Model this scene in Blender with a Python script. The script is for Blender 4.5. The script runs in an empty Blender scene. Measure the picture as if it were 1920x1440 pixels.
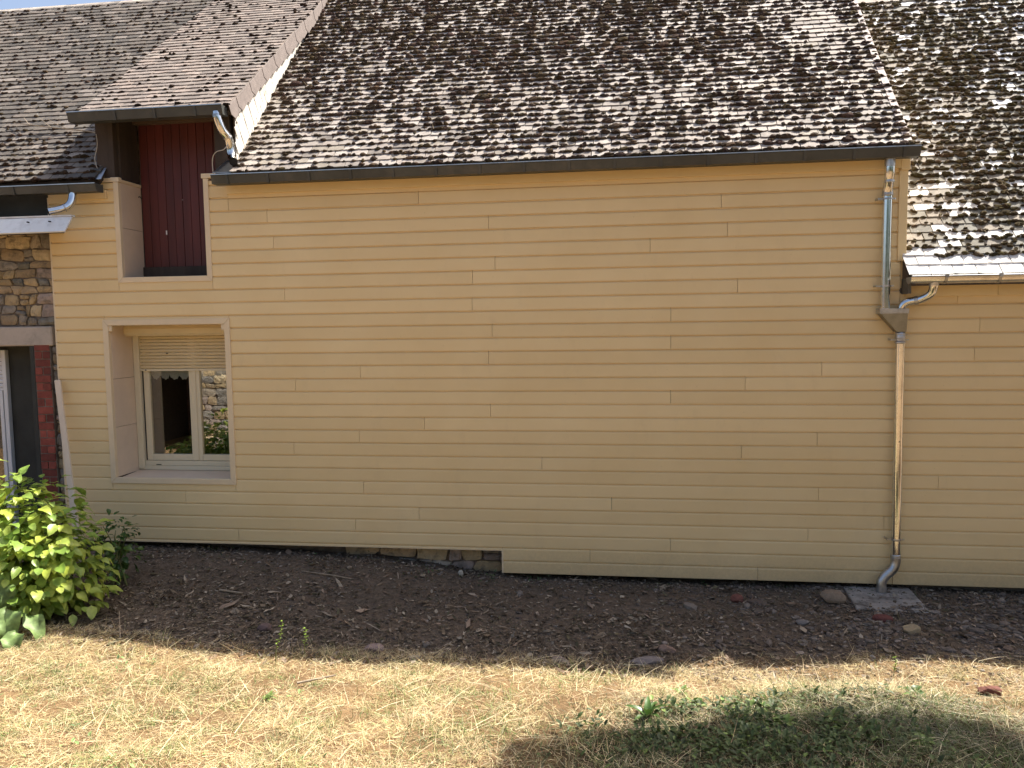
import bpy, bmesh, math, random
import numpy as np
from mathutils import Vector, Matrix
R = math.radians
C = bpy.context.scene.collection
rng = np.random.default_rng(7)
random.seed(7)

# ------------------------------------------------------------------ camera, sky, sun, exposure
PITCH, YAW, ROLL = 0.0800836, 0.1326613, -0.0137818
CAM = Vector((0, -7.6978, 2.5777))
fw = Vector((-math.sin(YAW)*math.cos(PITCH), math.cos(YAW)*math.cos(PITCH), -math.sin(PITCH)))
rt = Vector((math.cos(YAW), math.sin(YAW), 0)); up = rt.cross(fw)
Rv = rt*math.cos(ROLL)+up*math.sin(ROLL); Uv = -rt*math.sin(ROLL)+up*math.cos(ROLL)
cd = bpy.data.cameras.new('camera'); cam = bpy.data.objects.new('camera', cd); C.objects.link(cam)
M = Matrix((Rv, Uv, -fw)).transposed().to_4x4(); M.translation = CAM
cam.matrix_world = M
cd.sensor_width = 36; cd.lens = 1442/1920*36; cd.clip_start = 0.05; cd.clip_end = 600
bpy.context.scene.camera = cam

SUN = Vector((2.3, 1.80, 4.15)).normalized()
w = bpy.data.worlds.new('World'); bpy.context.scene.world = w; w.use_nodes = True
nt = w.node_tree; nt.nodes.clear()
sky = nt.nodes.new('ShaderNodeTexSky'); sky.sky_type = 'NISHITA'; sky.sun_disc = False
sky.sun_elevation = math.asin(SUN.z); sky.sun_rotation = math.atan2(SUN.x, SUN.y)
sky.air_density = 0.9; sky.dust_density = 4.5; sky.ozone_density = 0.4
bg = nt.nodes.new('ShaderNodeBackground'); bg.inputs[1].default_value = 0.105
wo = nt.nodes.new('ShaderNodeOutputWorld')
nt.links.new(sky.outputs[0], bg.inputs[0]); nt.links.new(bg.outputs[0], wo.inputs[0])
sl = bpy.data.lights.new('sun', 'SUN'); sl.energy = 5.0; sl.angle = R(0.53); sl.color = (1, 0.95, 0.86)
so = bpy.data.objects.new('sun', sl); C.objects.link(so)
so.rotation_euler = SUN.to_track_quat('Z', 'Y').to_euler(); so.location = (6, 4, 12)
vs = bpy.context.scene.view_settings
vs.view_transform = 'Standard'; vs.look = 'None'; vs.exposure = 1.25; vs.gamma = 1; vs.use_curve_mapping = False

# ------------------------------------------------------------------ helpers: materials
def base_mat(name):
    m = bpy.data.materials.new(name); m.use_nodes = True
    t = m.node_tree; b = t.nodes['Principled BSDF']
    return m, t, b
def N(t, k, **kw):
    n = t.nodes.new(k)
    for a, v in kw.items():
        setattr(n, a, v)
    return n
def noise(t, scale, detail=4, rough=.6, vec=None, dist=0.0):
    n = N(t, 'ShaderNodeTexNoise'); n.inputs['Scale'].default_value = scale
    n.inputs['Detail'].default_value = detail; n.inputs['Roughness'].default_value = rough
    n.inputs['Distortion'].default_value = dist
    if vec is not None: t.links.new(vec, n.inputs['Vector'])
    return n.outputs['Fac']
def ramp(t, fac, stops):
    r = N(t, 'ShaderNodeValToRGB'); e = r.color_ramp.elements
    while len(e) < len(stops): e.new(0.5)
    for i, (p, c) in enumerate(stops):
        e[i].position = p; e[i].color = (c[0], c[1], c[2], 1)
    t.links.new(fac, r.inputs[0]); return r.outputs[0]
def mixc(t, a, b, fac, mode='MIX'):
    n = N(t, 'ShaderNodeMix', data_type='RGBA', blend_type=mode)
    for s, v in ((6, a), (7, b)):
        if isinstance(v, (tuple, list)): n.inputs[s].default_value = (*v, 1)
        else: t.links.new(v, n.inputs[s])
    if isinstance(fac, (int, float)): n.inputs[0].default_value = fac
    else: t.links.new(fac, n.inputs[0])
    return n.outputs[2]
def bump(t, b, h, strength, dist=.01, prev=None):
    n = N(t, 'ShaderNodeBump'); n.inputs['Strength'].default_value = strength; n.inputs['Distance'].default_value = dist
    t.links.new(h, n.inputs['Height'])
    if prev is not None: t.links.new(prev, n.inputs['Normal'])
    t.links.new(n.outputs[0], b.inputs['Normal']); return n.outputs[0]
def pos(t, stretch=(1, 1, 1)):
    g = N(t, 'ShaderNodeNewGeometry'); m = N(t, 'ShaderNodeMapping'); m.inputs['Scale'].default_value = stretch
    t.links.new(g.outputs['Position'], m.inputs[0]); return m.outputs[0]
def pm(name, color, rough=.7, metal=0., var=.12, scale=5, bs=.15, bscale=80, bdist=.004, attr=False, stretch=(1, 1, 1), rnd=0., spec=.5, dirt=None, dscale=2.):
    m, t, b = base_mat(name)
    p = pos(t, stretch)
    lo = tuple(c*(1-var) for c in color); hi = tuple(min(1, c*(1+var)) for c in color)
    c = ramp(t, noise(t, scale, 5, .65, p), [(.3, lo), (.7, hi)])
    if attr:
        a = N(t, 'ShaderNodeAttribute', attribute_name='col'); c = mixc(t, c, a.outputs['Color'], 1.0, 'MULTIPLY')
    if rnd:
        oi = N(t, 'ShaderNodeObjectInfo'); r = ramp(t, oi.outputs['Random'], [(0, (1-rnd,)*3), (1, (1+rnd*.5,)*3)])
        c = mixc(t, c, r, 1.0, 'MULTIPLY')
    if dirt:
        f = ramp(t, noise(t, dscale, 6, .7, p), [(.5, (0, 0, 0)), (.72, (1, 1, 1))])
        c = mixc(t, c, dirt, f)
    t.links.new(c, b.inputs['Base Color'])
    b.inputs['Roughness'].default_value = rough; b.inputs['Metallic'].default_value = metal
    b.inputs['Specular IOR Level'].default_value = spec
    if bs: bump(t, b, noise(t, bscale, 4, .7, p), bs, bdist)
    return m
def leaf_mat(name, color, trans=.35, rough=.5, var=.25):
    m, t, b = base_mat(name)
    a = N(t, 'ShaderNodeAttribute', attribute_name='col')
    p = pos(t)
    c = ramp(t, noise(t, 14, 3, .6, p), [(.3, tuple(x*(1-var) for x in color)), (.7, tuple(x*(1+var) for x in color))])
    c = mixc(t, c, a.outputs['Color'], 1.0, 'MULTIPLY')
    t.links.new(c, b.inputs['Base Color']); b.inputs['Roughness'].default_value = rough
    tr = N(t, 'ShaderNodeBsdfTranslucent'); t.links.new(c, tr.inputs[0])
    mx = N(t, 'ShaderNodeMixShader'); mx.inputs[0].default_value = trans
    o = t.nodes['Material Output']
    t.links.new(b.outputs[0], mx.inputs[1]); t.links.new(tr.outputs[0], mx.inputs[2]); t.links.new(mx.outputs[0], o.inputs[0])
    return m

MAT = {}
def siding_mat():
    m, t, b = base_mat('siding_paint')
    p = pos(t, (1, 1, 9))
    c = ramp(t, noise(t, 1.3, 4, .6, pos(t)), [(.25, (.78, .595, .315)), (.75, (.835, .66, .375))])
    oi = N(t, 'ShaderNodeObjectInfo'); r = ramp(t, oi.outputs['Random'], [(0, (.93, .92, .90)), (1, (1, 1, 1))])
    c = mixc(t, c, r, 1.0, 'MULTIPLY')
    f = ramp(t, noise(t, 3.5, 6, .75, pos(t, (1, 1, .5))), [(.56, (0, 0, 0)), (.85, (.20, .20, .20))])
    c = mixc(t, c, (.42, .33, .22), f)
    sp = N(t, 'ShaderNodeTexVoronoi'); sp.inputs['Scale'].default_value = 9; t.links.new(pos(t), sp.inputs['Vector'])
    f2 = ramp(t, sp.outputs['Distance'], [(.02, (.45, .45, .45)), (.035, (0, 0, 0))])
    c = mixc(t, c, (.25, .19, .12), f2)
    sx = N(t, 'ShaderNodeSeparateXYZ'); t.links.new(pos(t), sx.inputs[0])
    hz = N(t, 'ShaderNodeMapRange'); hz.inputs[1].default_value = .55; hz.inputs[2].default_value = -.05; t.links.new(sx.outputs[2], hz.inputs[0])
    sp2 = N(t, 'ShaderNodeMath', operation='MULTIPLY'); t.links.new(hz.outputs[0], sp2.inputs[0]); t.links.new(noise(t, 30, 8, .85, pos(t)), sp2.inputs[1])
    c = mixc(t, c, (.24, .18, .12), ramp(t, sp2.outputs[0], [(.22, (0, 0, 0)), (.62, (.42, .42, .42))]))
    t.links.new(c, b.inputs['Base Color']); b.inputs['Roughness'].default_value = .48; b.inputs['Specular IOR Level'].default_value = .35
    bump(t, b, noise(t, 26, 4, .6, p), .10, .004)
    return m
MAT['siding'] = siding_mat()
MAT['trim'] = pm('trim_paint', (.74, .60, .40), .5, var=.04, bs=.05, bscale=30)
MAT['reveal'] = pm('reveal_panel_paint', (.70, .56, .42), .5, var=.05, bs=.05, bscale=20)
MAT['pvc'] = pm('cream_window_plastic', (.72, .64, .46), .35, var=.03, bs=0)
MAT['shutter'] = pm('shutter_plastic', (.70, .58, .36), .45, var=.04, bs=0)
MAT['white'] = pm('white_plastic', (.70, .72, .74), .4, var=.05, bs=0)
MAT['darkzinc'] = pm('weathered_dark_zinc', (.062, .064, .058), .5, metal=.2, var=.25, scale=3, bs=.1, bscale=20, dirt=(.12, .11, .09))
MAT['galv'] = pm('galvanised_steel', (.70, .71, .71), .13, metal=1, var=.08, scale=9, bs=.03, bscale=14, dirt=(.52, .52, .51), dscale=9)
MAT['galv_old'] = pm('dull_galvanised_steel', (.50, .50, .50), .36, metal=1, var=.15, scale=14, bs=.08, bscale=30, dirt=(.30, .29, .28), dscale=8)
MAT['red'] = pm('oxblood_paint', (.105, .021, .018), .55, var=.3, scale=4, bs=.25, bscale=50, stretch=(1, 1, .12), rnd=.25)
MAT['darkwood'] = pm('old_dark_timber', (.055, .040, .030), .85, var=.4, scale=6, bs=.6, bscale=30, stretch=(1, 1, .15))
MAT['beam'] = pm('brown_timber', (.12, .08, .055), .8, var=.35, scale=6, bs=.5, bscale=30, stretch=(.15, 1, 1))
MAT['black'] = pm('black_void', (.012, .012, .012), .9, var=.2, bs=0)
MAT['concrete'] = pm('concrete', (.50, .43, .36), .9, var=.2, scale=4, bs=.5, bscale=60, dirt=(.22, .19, .16))
MAT['shade_concrete'] = pm('shade_dark_concrete', (.045, .046, .040), .9, var=.25, scale=3, bs=.3, bscale=40)  # near-black tone carries the shade of the recess and eave
MAT['mortar'] = pm('crumbling_mortar', (.19, .155, .125), .95, var=.35, scale=12, bs=.8, bscale=60, bdist=.012)
MAT['stone'] = pm('rubble_stone', (1, 1, 1), .9, var=.3, scale=11, bs=.9, bscale=45, bdist=.012, attr=True, dirt=(.13, .115, .09), dscale=9)
MAT['brick'] = pm('red_brick', (.25, .06, .042), .85, var=.3, scale=12, bs=.5, bscale=70, rnd=.45)
MAT['zincwhite'] = pm('pale_painted_metal', (.70, .70, .68), .5, var=.06, scale=3, bs=.05, bscale=8, dirt=(.50, .48, .45), dscale=4)
MAT['slab'] = pm('weathered_paving_slab', (.32, .29, .26), .9, var=.3, scale=9, bs=.6, bscale=50, dirt=(.06, .05, .04), dscale=5)
MAT['plank'] = pm('cream_batten', (.72, .60, .46), .6, var=.08, scale=8, bs=.1, stretch=(1, 1, .2))
def tile_mat():
    m, t, b = base_mat('weathered_roof_tile')
    a = N(t, 'ShaderNodeAttribute', attribute_name='col')
    p = pos(t)
    g = ramp(t, noise(t, 9, 6, .7, p), [(.25, (.62, .6, .58)), (.75, (1.18, 1.16, 1.12))])
    c = mixc(t, a.outputs['Color'], g, 1.0, 'MULTIPLY')
    f = ramp(t, noise(t, 38, 5, .75, p), [(.56, (0, 0, 0)), (.7, (.55, .55, .55))])
    c = mixc(t, c, (.085, .062, .048), f)
    f = ramp(t, noise(t, 21, 3, .6, p), [(.66, (0, 0, 0)), (.72, (.5, .5, .5))])
    c = mixc(t, c, (.52, .50, .42), f)
    t.links.new(c, b.inputs['Base Color']); b.inputs['Roughness'].default_value = .8
    b.inputs['Specular IOR Level'].default_value = .35
    bump(t, b, noise(t, 70, 4, .7, p), .5, .004)
    return m
MAT['tile'] = tile_mat()
MAT['moss'] = pm('dry_brown_moss', (1, 1, 1), 1., var=.45, scale=60, bs=1., bscale=260, bdist=.008, attr=True, spec=.05)
MAT['straw'] = pm('dry_straw', (1, 1, 1), .75, var=.2, scale=4, bs=0, attr=True, spec=.2)
MAT['litter'] = pm('leaf_litter', (1, 1, 1), .85, var=.3, scale=30, bs=0, attr=True, spec=.2)
MAT['pebble'] = pm('rough_pebble', (1, 1, 1), .9, var=.3, scale=40, bs=.5, bscale=120, attr=True)
MAT['grass'] = leaf_mat('grass_blade', (1, 1, 1), .25, .6, .15)
MAT['hydrangea'] = leaf_mat('lime_green_leaf', (.36, .45, .09), .40, .40)
MAT['darkleaf'] = leaf_mat('deep_green_leaf', (.055, .11, .022), .25, .4)
MAT['burdock'] = leaf_mat('grey_green_leaf', (.17, .25, .08), .2, .55, .5)
MAT['midleaf'] = leaf_mat('mid_green_leaf', (.13, .20, .04), .3, .5)
MAT['stem'] = pm('plant_stem', (.16, .17, .06), .7, var=.2, bs=0)
MAT['twig'] = pm('dry_twig', (.30, .24, .17), .85, var=.3, scale=20, bs=.3)
MAT['bark'] = pm('bark', (.10, .075, .055), .95, var=.35, scale=8, bs=.9, bscale=25, bdist=.02, stretch=(1, 1, .3))
MAT['lace'] = pm('white_lace', (.72, .72, .70), .9, var=.05, bs=0)
MAT['drape'] = pm('brown_drape', (.10, .045, .035), .9, var=.4, scale=6, bs=.1)
MAT['cable'] = pm('pale_cable', (.45, .42, .36), .6, var=.05, bs=0)
def glass_mat():
    m, t, b = base_mat('window_glass')
    gl = N(t, 'ShaderNodeBsdfGlossy'); gl.inputs['Roughness'].default_value = .004; gl.inputs[0].default_value = (1, 1, 1, 1)
    tr = N(t, 'ShaderNodeBsdfTransparent'); tr.inputs[0].default_value = (.86, .88, .86, 1)
    lw = N(t, 'ShaderNodeFresnel'); lw.inputs[0].default_value = 1.5
    mm = N(t, 'ShaderNodeMath', operation='MULTIPLY_ADD'); mm.inputs[1].default_value = 2.2; mm.inputs[2].default_value = .04; mm.use_clamp = True
    t.links.new(lw.outputs[0], mm.inputs[0])
    mx = N(t, 'ShaderNodeMixShader'); t.links.new(mm.outputs[0], mx.inputs[0])
    t.links.new(tr.outputs[0], mx.inputs[1]); t.links.new(gl.outputs[0], mx.inputs[2])
    t.links.new(mx.outputs[0], t.nodes['Material Output'].inputs[0]); return m
MAT['glass'] = glass_mat()

# ------------------------------------------------------------------ helpers: objects
def tag(o, label=None, cat=None, group=None, kind=None):
    if label: o['label'] = label
    if cat: o['category'] = cat
    if group: o['group'] = group
    if kind: o['kind'] = kind
    return o
def empty(name, loc=(0, 0, 0), parent=None):
    o = bpy.data.objects.new(name, None); o.location = loc; o.empty_display_size = .1
    C.objects.link(o)
    if parent: o.parent = parent
    return o
def link(name, me, parent=None, loc=None):
    o = bpy.data.objects.new(name, me); C.objects.link(o)
    if parent is not None:
        o.parent = parent
        p = Vector((0, 0, 0)); q = parent
        while q is not None: p += Vector(q.location); q = q.parent
        o.location = (Vector(loc) if loc is not None else Vector((0, 0, 0))) - p
    elif loc is not None: o.location = loc
    return o
def npmesh(name, V, F, mat, col=None, smooth=False):
    """V (n,3), F (m,k) int"""
    me = bpy.data.meshes.new(name); V = np.asarray(V, np.float32); F = np.asarray(F, np.int32)
    k = F.shape[1]
    me.vertices.add(len(V)); me.vertices.foreach_set('co', V.ravel())
    me.loops.add(F.size); me.loops.foreach_set('vertex_index', F.ravel())
    me.polygons.add(len(F)); me.polygons.foreach_set('loop_start', np.arange(0, F.size, k, dtype=np.int32))
    me.polygons.foreach_set('use_smooth', np.full(len(F), smooth, bool))
    if col is not None:
        a = me.attributes.new('col', 'FLOAT_COLOR', 'POINT')
        cc = np.ones((len(V), 4), np.float32); cc[:, :3] = col; a.data.foreach_set('color', cc.ravel())
    me.update(calc_edges=True); me.validate(); me.materials.append(mat)
    return me
def batch(T, F, P, A, col=None):
    """template T(k,3) faces F; P (n,3) positions; A (n,3,3) with columns = local axes; returns V,F,col"""
    n, k = len(P), len(T)
    V = np.einsum('nij,kj->nki', A, T)+P[:, None, :]
    FF = (F[None]+(np.arange(n)*k)[:, None, None]).reshape(-1, F.shape[1])
    cc = None if col is None else np.repeat(col, k, axis=0)
    return V.reshape(-1, 3), FF, cc
def merge(parts):
    Vs, Fs, Cs, o = [], [], [], 0
    for V, F, c in parts:
        Vs.append(V); Fs.append(F+o); o += len(V)
        if c is not None: Cs.append(c)
    return np.concatenate(Vs), np.concatenate(Fs), (np.concatenate(Cs) if Cs else None)
class MB:
    def __init__(s): s.v = []; s.f = []
    def add(s, vs, fs):
        o = len(s.v); s.v += [tuple(v) for v in vs]; s.f += [tuple(i+o for i in f) for f in fs]; return s
    def box(s, x0, x1, y0, y1, z0, z1):
        return s.add([(x0, y0, z0), (x1, y0, z0), (x1, y1, z0), (x0, y1, z0), (x0, y0, z1), (x1, y0, z1), (x1, y1, z1), (x0, y1, z1)],
                     [(0, 3, 2, 1), (4, 5, 6, 7), (0, 1, 5, 4), (1, 2, 6, 5), (2, 3, 7, 6), (3, 0, 4, 7)])
    def prism(s, prof, x0, x1, axis='x'):
        """profile [(y,z)] extruded along x"""
        n = len(prof)
        a = [(x0, y, z) for y, z in prof]; b = [(x1, y, z) for y, z in prof]
        return s.add(a+b, [tuple(range(n))[::-1], tuple(range(n, 2*n))]+[(i, (i+1) % n, n+(i+1) % n, n+i) for i in range(n)])
    def poly(s, pts, d):
        """planar polygon thickened by vector d"""
        n = len(pts); d = Vector(d)
        a = [Vector(p) for p in pts]; b = [p+d for p in a]
        return s.add(a+b, [tuple(range(n)), tuple(range(n, 2*n))[::-1]]+[(i, n+i, n+(i+1) % n, (i+1) % n) for i in range(n)])
    def mesh(s, name, mat, bev=0, smooth=False):
        me = bpy.data.meshes.new(name); me.from_pydata(s.v, [], s.f); me.materials.append(mat)
        bm = bmesh.new(); bm.from_mesh(me); bmesh.ops.recalc_face_normals(bm, faces=bm.faces)
        if bev: bmesh.ops.bevel(bm, geom=[e for e in bm.edges], offset=bev, segments=1, affect='EDGES', clamp_overlap=True)
        if smooth:
            for f in bm.faces: f.smooth = True
        bm.to_mesh(me); bm.free(); return me
    def obj(s, name, mat, parent=None, bev=0, smooth=False, loc=None): return link(name, s.mesh(name, mat, bev, smooth), parent, loc)
def smooth_path(pts, n=8):
    P = [Vector(p) for p in pts]; out = []
    for i in range(len(P)-1):
        p0 = P[max(i-1, 0)]; p1 = P[i]; p2 = P[i+1]; p3 = P[min(i+2, len(P)-1)]
        for k in range(n):
            t = k/n
            out.append(.5*((2*p1)+(-p0+p2)*t+(2*p0-5*p1+4*p2-p3)*t*t+(-p0+3*p1-3*p2+p3)*t**3))
    out.append(P[-1]); return out
def tube(path, rad, seg=16, cap=True):
    """returns V,F lists; rad scalar or list"""
    mb = MB(); P = [Vector(p) for p in path]; n = len(P)
    rads = rad if isinstance(rad, (list, tuple)) else [rad]*n
    ref = Vector((0, 1, 0)); vs = []
    for i, p in enumerate(P):
        t = (P[min(i+1, n-1)]-P[max(i-1, 0)]).normalized()
        if abs(t.dot(ref)) > .95: ref = Vector((1, 0, 0))
        a = (ref-t*ref.dot(t)).normalized(); b = t.cross(a); ref = a
        vs += [p+(a*math.cos(q)+b*math.sin(q))*rads[i] for q in [2*math.pi*k/seg for k in range(seg)]]
    fs = [(i*seg+k, i*seg+(k+1) % seg, (i+1)*seg+(k+1) % seg, (i+1)*seg+k) for i in range(n-1) for k in range(seg)]
    if cap: fs += [tuple(range(seg))[::-1], tuple((n-1)*seg+k for k in range(seg))]
    return mb.add(vs, fs)
def vnoise(seed, cell):
    r = np.random.default_rng(seed); g = r.random((257, 257))
    def f(x, y):
        x = np.asarray(x, float)/cell+100.3; y = np.asarray(y, float)/cell+100.7
        i = np.floor(x).astype(int); j = np.floor(y).astype(int); u = x-i; v = y-j
        u = u*u*(3-2*u); v = v*v*(3-2*v); i %= 256; j %= 256
        return (g[i, j]*(1-u)+g[i+1, j]*u)*(1-v)+(g[i, j+1]*(1-u)+g[i+1, j+1]*u)*v
    return f
def ss(a, b, x):
    t = np.clip((np.asarray(x, float)-a)/(b-a), 0, 1); return t*t*(3-2*t)
def ico(sub):
    bm = bmesh.new(); bmesh.ops.create_icosphere(bm, subdivisions=sub, radius=1)
    V = np.array([v.co[:] for v in bm.verts]); F = np.array([[v.index for v in f.verts] for f in bm.faces]); bm.free(); return V, F
def rotz(a):
    c, s = np.cos(a), np.sin(a); Z = np.zeros_like(a); O = np.ones_like(a)
    return np.stack([np.stack([c, -s, Z], -1), np.stack([s, c, Z], -1), np.stack([Z, Z, O], -1)], -2)
def rotx(a):
    c, s = np.cos(a), np.sin(a); Z = np.zeros_like(a); O = np.ones_like(a)
    return np.stack([np.stack([O, Z, Z], -1), np.stack([Z, c, -s], -1), np.stack([Z, s, c], -1)], -2)

# ------------------------------------------------------------------ ground
n1, n2, n3 = vnoise(1, 1.7), vnoise(2, .35), vnoise(3, .11)
def zg(x, y):
    x = np.asarray(x, float); y = np.asarray(y, float)
    base = -.065+.15*ss(-.9, -2.6, x)*ss(-1.0, -.05, y)+.10*ss(-1.5, -5.6, x)*ss(-2.2, -.3, y)
    base = base-.10*np.exp(-((y+1.75)/.55)**2)*ss(-4.6, -2.8, x)*ss(2.6, .8, x)
    bank = .125*np.maximum(0, -1.72-y)*ss(-8.5, -5.2, x)
    bank = np.minimum(bank, .95)
    low = -.75*ss(-5.5, -9.5, x)*ss(-2.5, -6, y)
    lip = .05*np.exp(-((y+1.95)/.18)**2)*ss(1.2, -.5, x)*ss(-7, -5, x)
    mound = .10*np.exp(-(((x-1.75)/.55)**2+((y+2.62)/.28)**2))
    nz = .05*(n1(x, y)-.5)+.035*(n2(x, y)-.5)+.012*(n3(x, y)-.5)
    return base+bank+low+lip+mound+nz
gx = np.concatenate([-np.geomspace(200, 9.2, 22), np.arange(-9, 6.01, .05), np.geomspace(6.2, 200, 22)])
gy = np.concatenate([-np.geomspace(200, 6.3, 22), np.arange(-6.2, .61, .05), np.geomspace(.8, 200, 22)])
GX, GY = np.meshgrid(gx, gy, indexing='ij'); GZ = zg(GX, GY)
far = ss(10, 30, np.maximum(abs(GX), abs(GY))); GZ = GZ*(1-far)
ni, nj = GX.shape
idx = np.arange(ni*nj).reshape(ni, nj)
F = np.stack([idx[:-1, :-1], idx[1:, :-1], idx[1:, 1:], idx[:-1, 1:]], -1).reshape(-1, 4)
def patch(x, y): return np.clip(2.1*np.exp(-(((x-1.15)/1.45)**2+((y+3.43-.14*(x-.9))/.76)**2)**1.6)*(.6+.8*n2(x*.9, y*.9)), 0, 1)  # mask where tree shade is painted into the turf and straw thinned
def straw_amount(x, y):
    edge = -1.72-.12*ss(-1.5, -4.5, x)+.16*ss(.3, .9, x)
    e = edge+.22*(n2(x*.8, y*.8)-.5)+.10*(n3(x, y)-.5)
    return ss(.10, -.12, y-e)
SA = straw_amount(GX, GY)
G2 = np.clip(n1(GX*2+9, GY*2)*.5+n2(GX+3, GY)*.5, 0, 1)
soil = np.stack([.160+.070*G2, .128+.056*G2, .098+.044*G2], -1)
strw = np.stack([.22+.12*G2, .145+.09*G2, .08+.045*G2], -1)
PAINTED_SHADE = patch(GX, GY)[..., None]; strw = strw*(1-PAINTED_SHADE*.9)+np.array([.035, .027, .017])*PAINTED_SHADE*.9  # turf colour darkened to deepen the tree shade
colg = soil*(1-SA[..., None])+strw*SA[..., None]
def ground_mat():
    m, t, b = base_mat('soil_and_turf')
    a = N(t, 'ShaderNodeAttribute', attribute_name='col'); p = pos(t)
    g = ramp(t, noise(t, 22, 8, .8, p), [(.25, (.45, .42, .4)), (.7, (1.35, 1.3, 1.25))])
    c = mixc(t, a.outputs['Color'], g, 1.0, 'MULTIPLY')
    t.links.new(c, b.inputs['Base Color']); b.inputs['Roughness'].default_value = .95; b.inputs['Specular IOR Level'].default_value = .1
    b1 = bump(t, b, noise(t, 28, 6, .75, p), .9, .03)
    bump(t, b, noise(t, 120, 5, .75, p), .9, .01, b1)
    return m
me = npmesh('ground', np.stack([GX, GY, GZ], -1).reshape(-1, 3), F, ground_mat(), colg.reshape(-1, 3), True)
tag(link('ground', me), 'bare dark soil by the house turning to sunlit dry turf', kind='structure')

# ------------------------------------------------------------------ farmhouse
PZ = .135
EY, EZ, RY, RZ = -.15, 4.13, 2.99, 7.27          # main roof eave and ridge (45 degrees)
DY, DZ = -.25, 4.765                              # dormer eave
WY, WZ, WRY = -.20, 2.95, 3.17; WA = R(48)        # annexe roof
WRZ = WZ+(WRY-WY)*math.tan(WA)
DX0, DX1 = -5.46, -3.80
house = tag(empty('farmhouse', (-1.7, 0, 0)), 'long farmhouse wall clad in cream horizontal boards under a mossy tiled roof', 'house')
annexe = tag(empty('annexe', (4.2, 0, 0)), 'lower cream boarded annexe with mossy roof at the right edge', 'annexe')
stonehouse = tag(empty('stone_house', (-7.2, 0.1, 0)), 'old rubble stone house front with red brick jamb left of the boarding', 'house')

PROF = [(0, -.0185), (.0015, -.020), (.112, -.020), (.1265, -.005), (.135, -.003)]
def yprof(z):
    for (a, ya), (b, yb) in zip(PROF, PROF[1:]):
        if a <= z <= b: return ya+(yb-ya)*(z-a)/(b-a)
    return -.003
def board(x0, x1, c, z0, z1, parent):
    zb = (27-c)*PZ; a = max(0, z0-zb); b = min(PZ, z1-zb)
    if b-a < .012 or x1-x0 < .02: return
    zs = [a]+[z for z, _ in PROF if a < z < b]+[b]
    prof = [(yprof(z), zb+z) for z in zs]+[(.010, zb+b), (.010, zb+a)]
    j = random.uniform(-.0006, .0006)
    prof = [(y+j, z) for y, z in prof]
    MB().prism(prof, x0+.002, x1-.002).obj('siding_board', MAT['siding'], parent)
JO = {0: [-3.56, 1.02], 2: [-3.5, 1.08], 1: [-1.24], 3: [.35], 4: [-1.18], 5: [-1.41], 6: [1.18, -3.4], 7: [-1.42, 3.17], 8: [.55], 9: [-1.22, 3.37], 10: [.55], 11: [-1.26, 3.33], 12: [1.97, -2.61], 13: [1.26, -3.32],
      14: [.55], 15: [-1.25], 16: [-1.94], 17: [-2.64, 1.94], 18: [-3.36, 1.23], 19: [-.73], 20: [3.05], 21: [1.96, -2.61], 22: [-4.61, -.03], 23: [-2.02, 2.57], 24: [-2.71, 1.87], 25: [-4.02, .55], 26: [-.25], -1: [-1.95], 27: [1.4]}
hw = empty('wall', (-1.7, 0, 0), house)
XL, XC = -6.03, 2.70
HOLES = [(-5.26, -4.19, 3.07, 9), (-5.46, -4.03, .89, 2.65)]
for c in range(-3, 28):
    z0, z1 = (27-c)*PZ, (28-c)*PZ
    segs = []
    if c <= 26: segs.append((XL, -1.152, max(z0, .238) if c >= 26 else z0, min(z1, 4.12)))
    if c == 27 or c <= 26: segs.append((-1.152, 2.66, z0, min(z1, 3.95)))
    if c < 0:
        segs = [(XL, -5.26, z0, min(z1, 4.11)), (-4.19, -3.98, z0, min(z1, 4.09)), (-3.98, 2.63, z0, min(z1, 3.95))]
        segs = [s for s in segs if s[3]-s[2] > .01]
    out = []
    for s in segs:
        st = [s]
        for hx0, hx1, hz0, hz1 in HOLES:
            nx = []
            for (a, b, p, q) in st:
                if b <= hx0 or a >= hx1 or q <= hz0 or p >= hz1: nx.append((a, b, p, q)); continue
                if a < hx0: nx.append((a, hx0, p, q))
                if b > hx1: nx.append((hx1, b, p, q))
                if p < hz0: nx.append((max(a, hx0), min(b, hx1), p, hz0))
                if q > hz1: nx.append((max(a, hx0), min(b, hx1), hz1, q))
            st = nx
        out += st
    # join neighbours that only met at the foot step, then cut at the joints
    full = sorted(out); mer = []
    for s in full:
        if mer and abs(mer[-1][1]-s[0]) < 1e-6 and abs(mer[-1][2]-s[2]) < 1e-6 and abs(mer[-1][3]-s[3]) < 1e-6 and abs(s[0]+1.152) < 1e-6:
            mer[-1] = (mer[-1][0], s[1], s[2], s[3])
        else: mer.append(s)
    for (a, b, p, q) in mer:
        xs = [a]+sorted(j for j in JO.get(c, []) if a+.03 < j < b-.03)+[b]
        for u, v in zip(xs, xs[1:]): board(u, v, c, p, q, hw)
# backing wall (dark, with real openings)
bk = MB()
for (a, b, p, q) in [(XL, -5.46, .245, 4.08), (-5.46, -4.03, .245, .88), (-5.46, -5.26, 2.66, 4.08), (-5.26, -4.19, 2.66, 3.06), (-4.19, -4.03, 2.66, 4.08), (-4.03, 2.67, .245, 4.08), (-1.14, 2.67, .01, .245)]:
    bk.box(a, b, .012, .205, p, q)
bk.obj('wall_core', MAT['mortar'], house)
MB().box(-1.156, -1.140, -.022, .012, -.002, .240).obj('cladding_end_strip', MAT['trim'], house, .001)
MB().box(XL, -1.156, -.021, -.0045, .232, .2375).obj('starter_strip', MAT['trim'], house)
# foundation strip under the boarding
fo = empty('foundation', (-3, .06, 0), house)
MB().box(XL, 2.7, .19, .3, -.5, .26).obj('mortar_bed', MAT['mortar'], fo)

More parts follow.
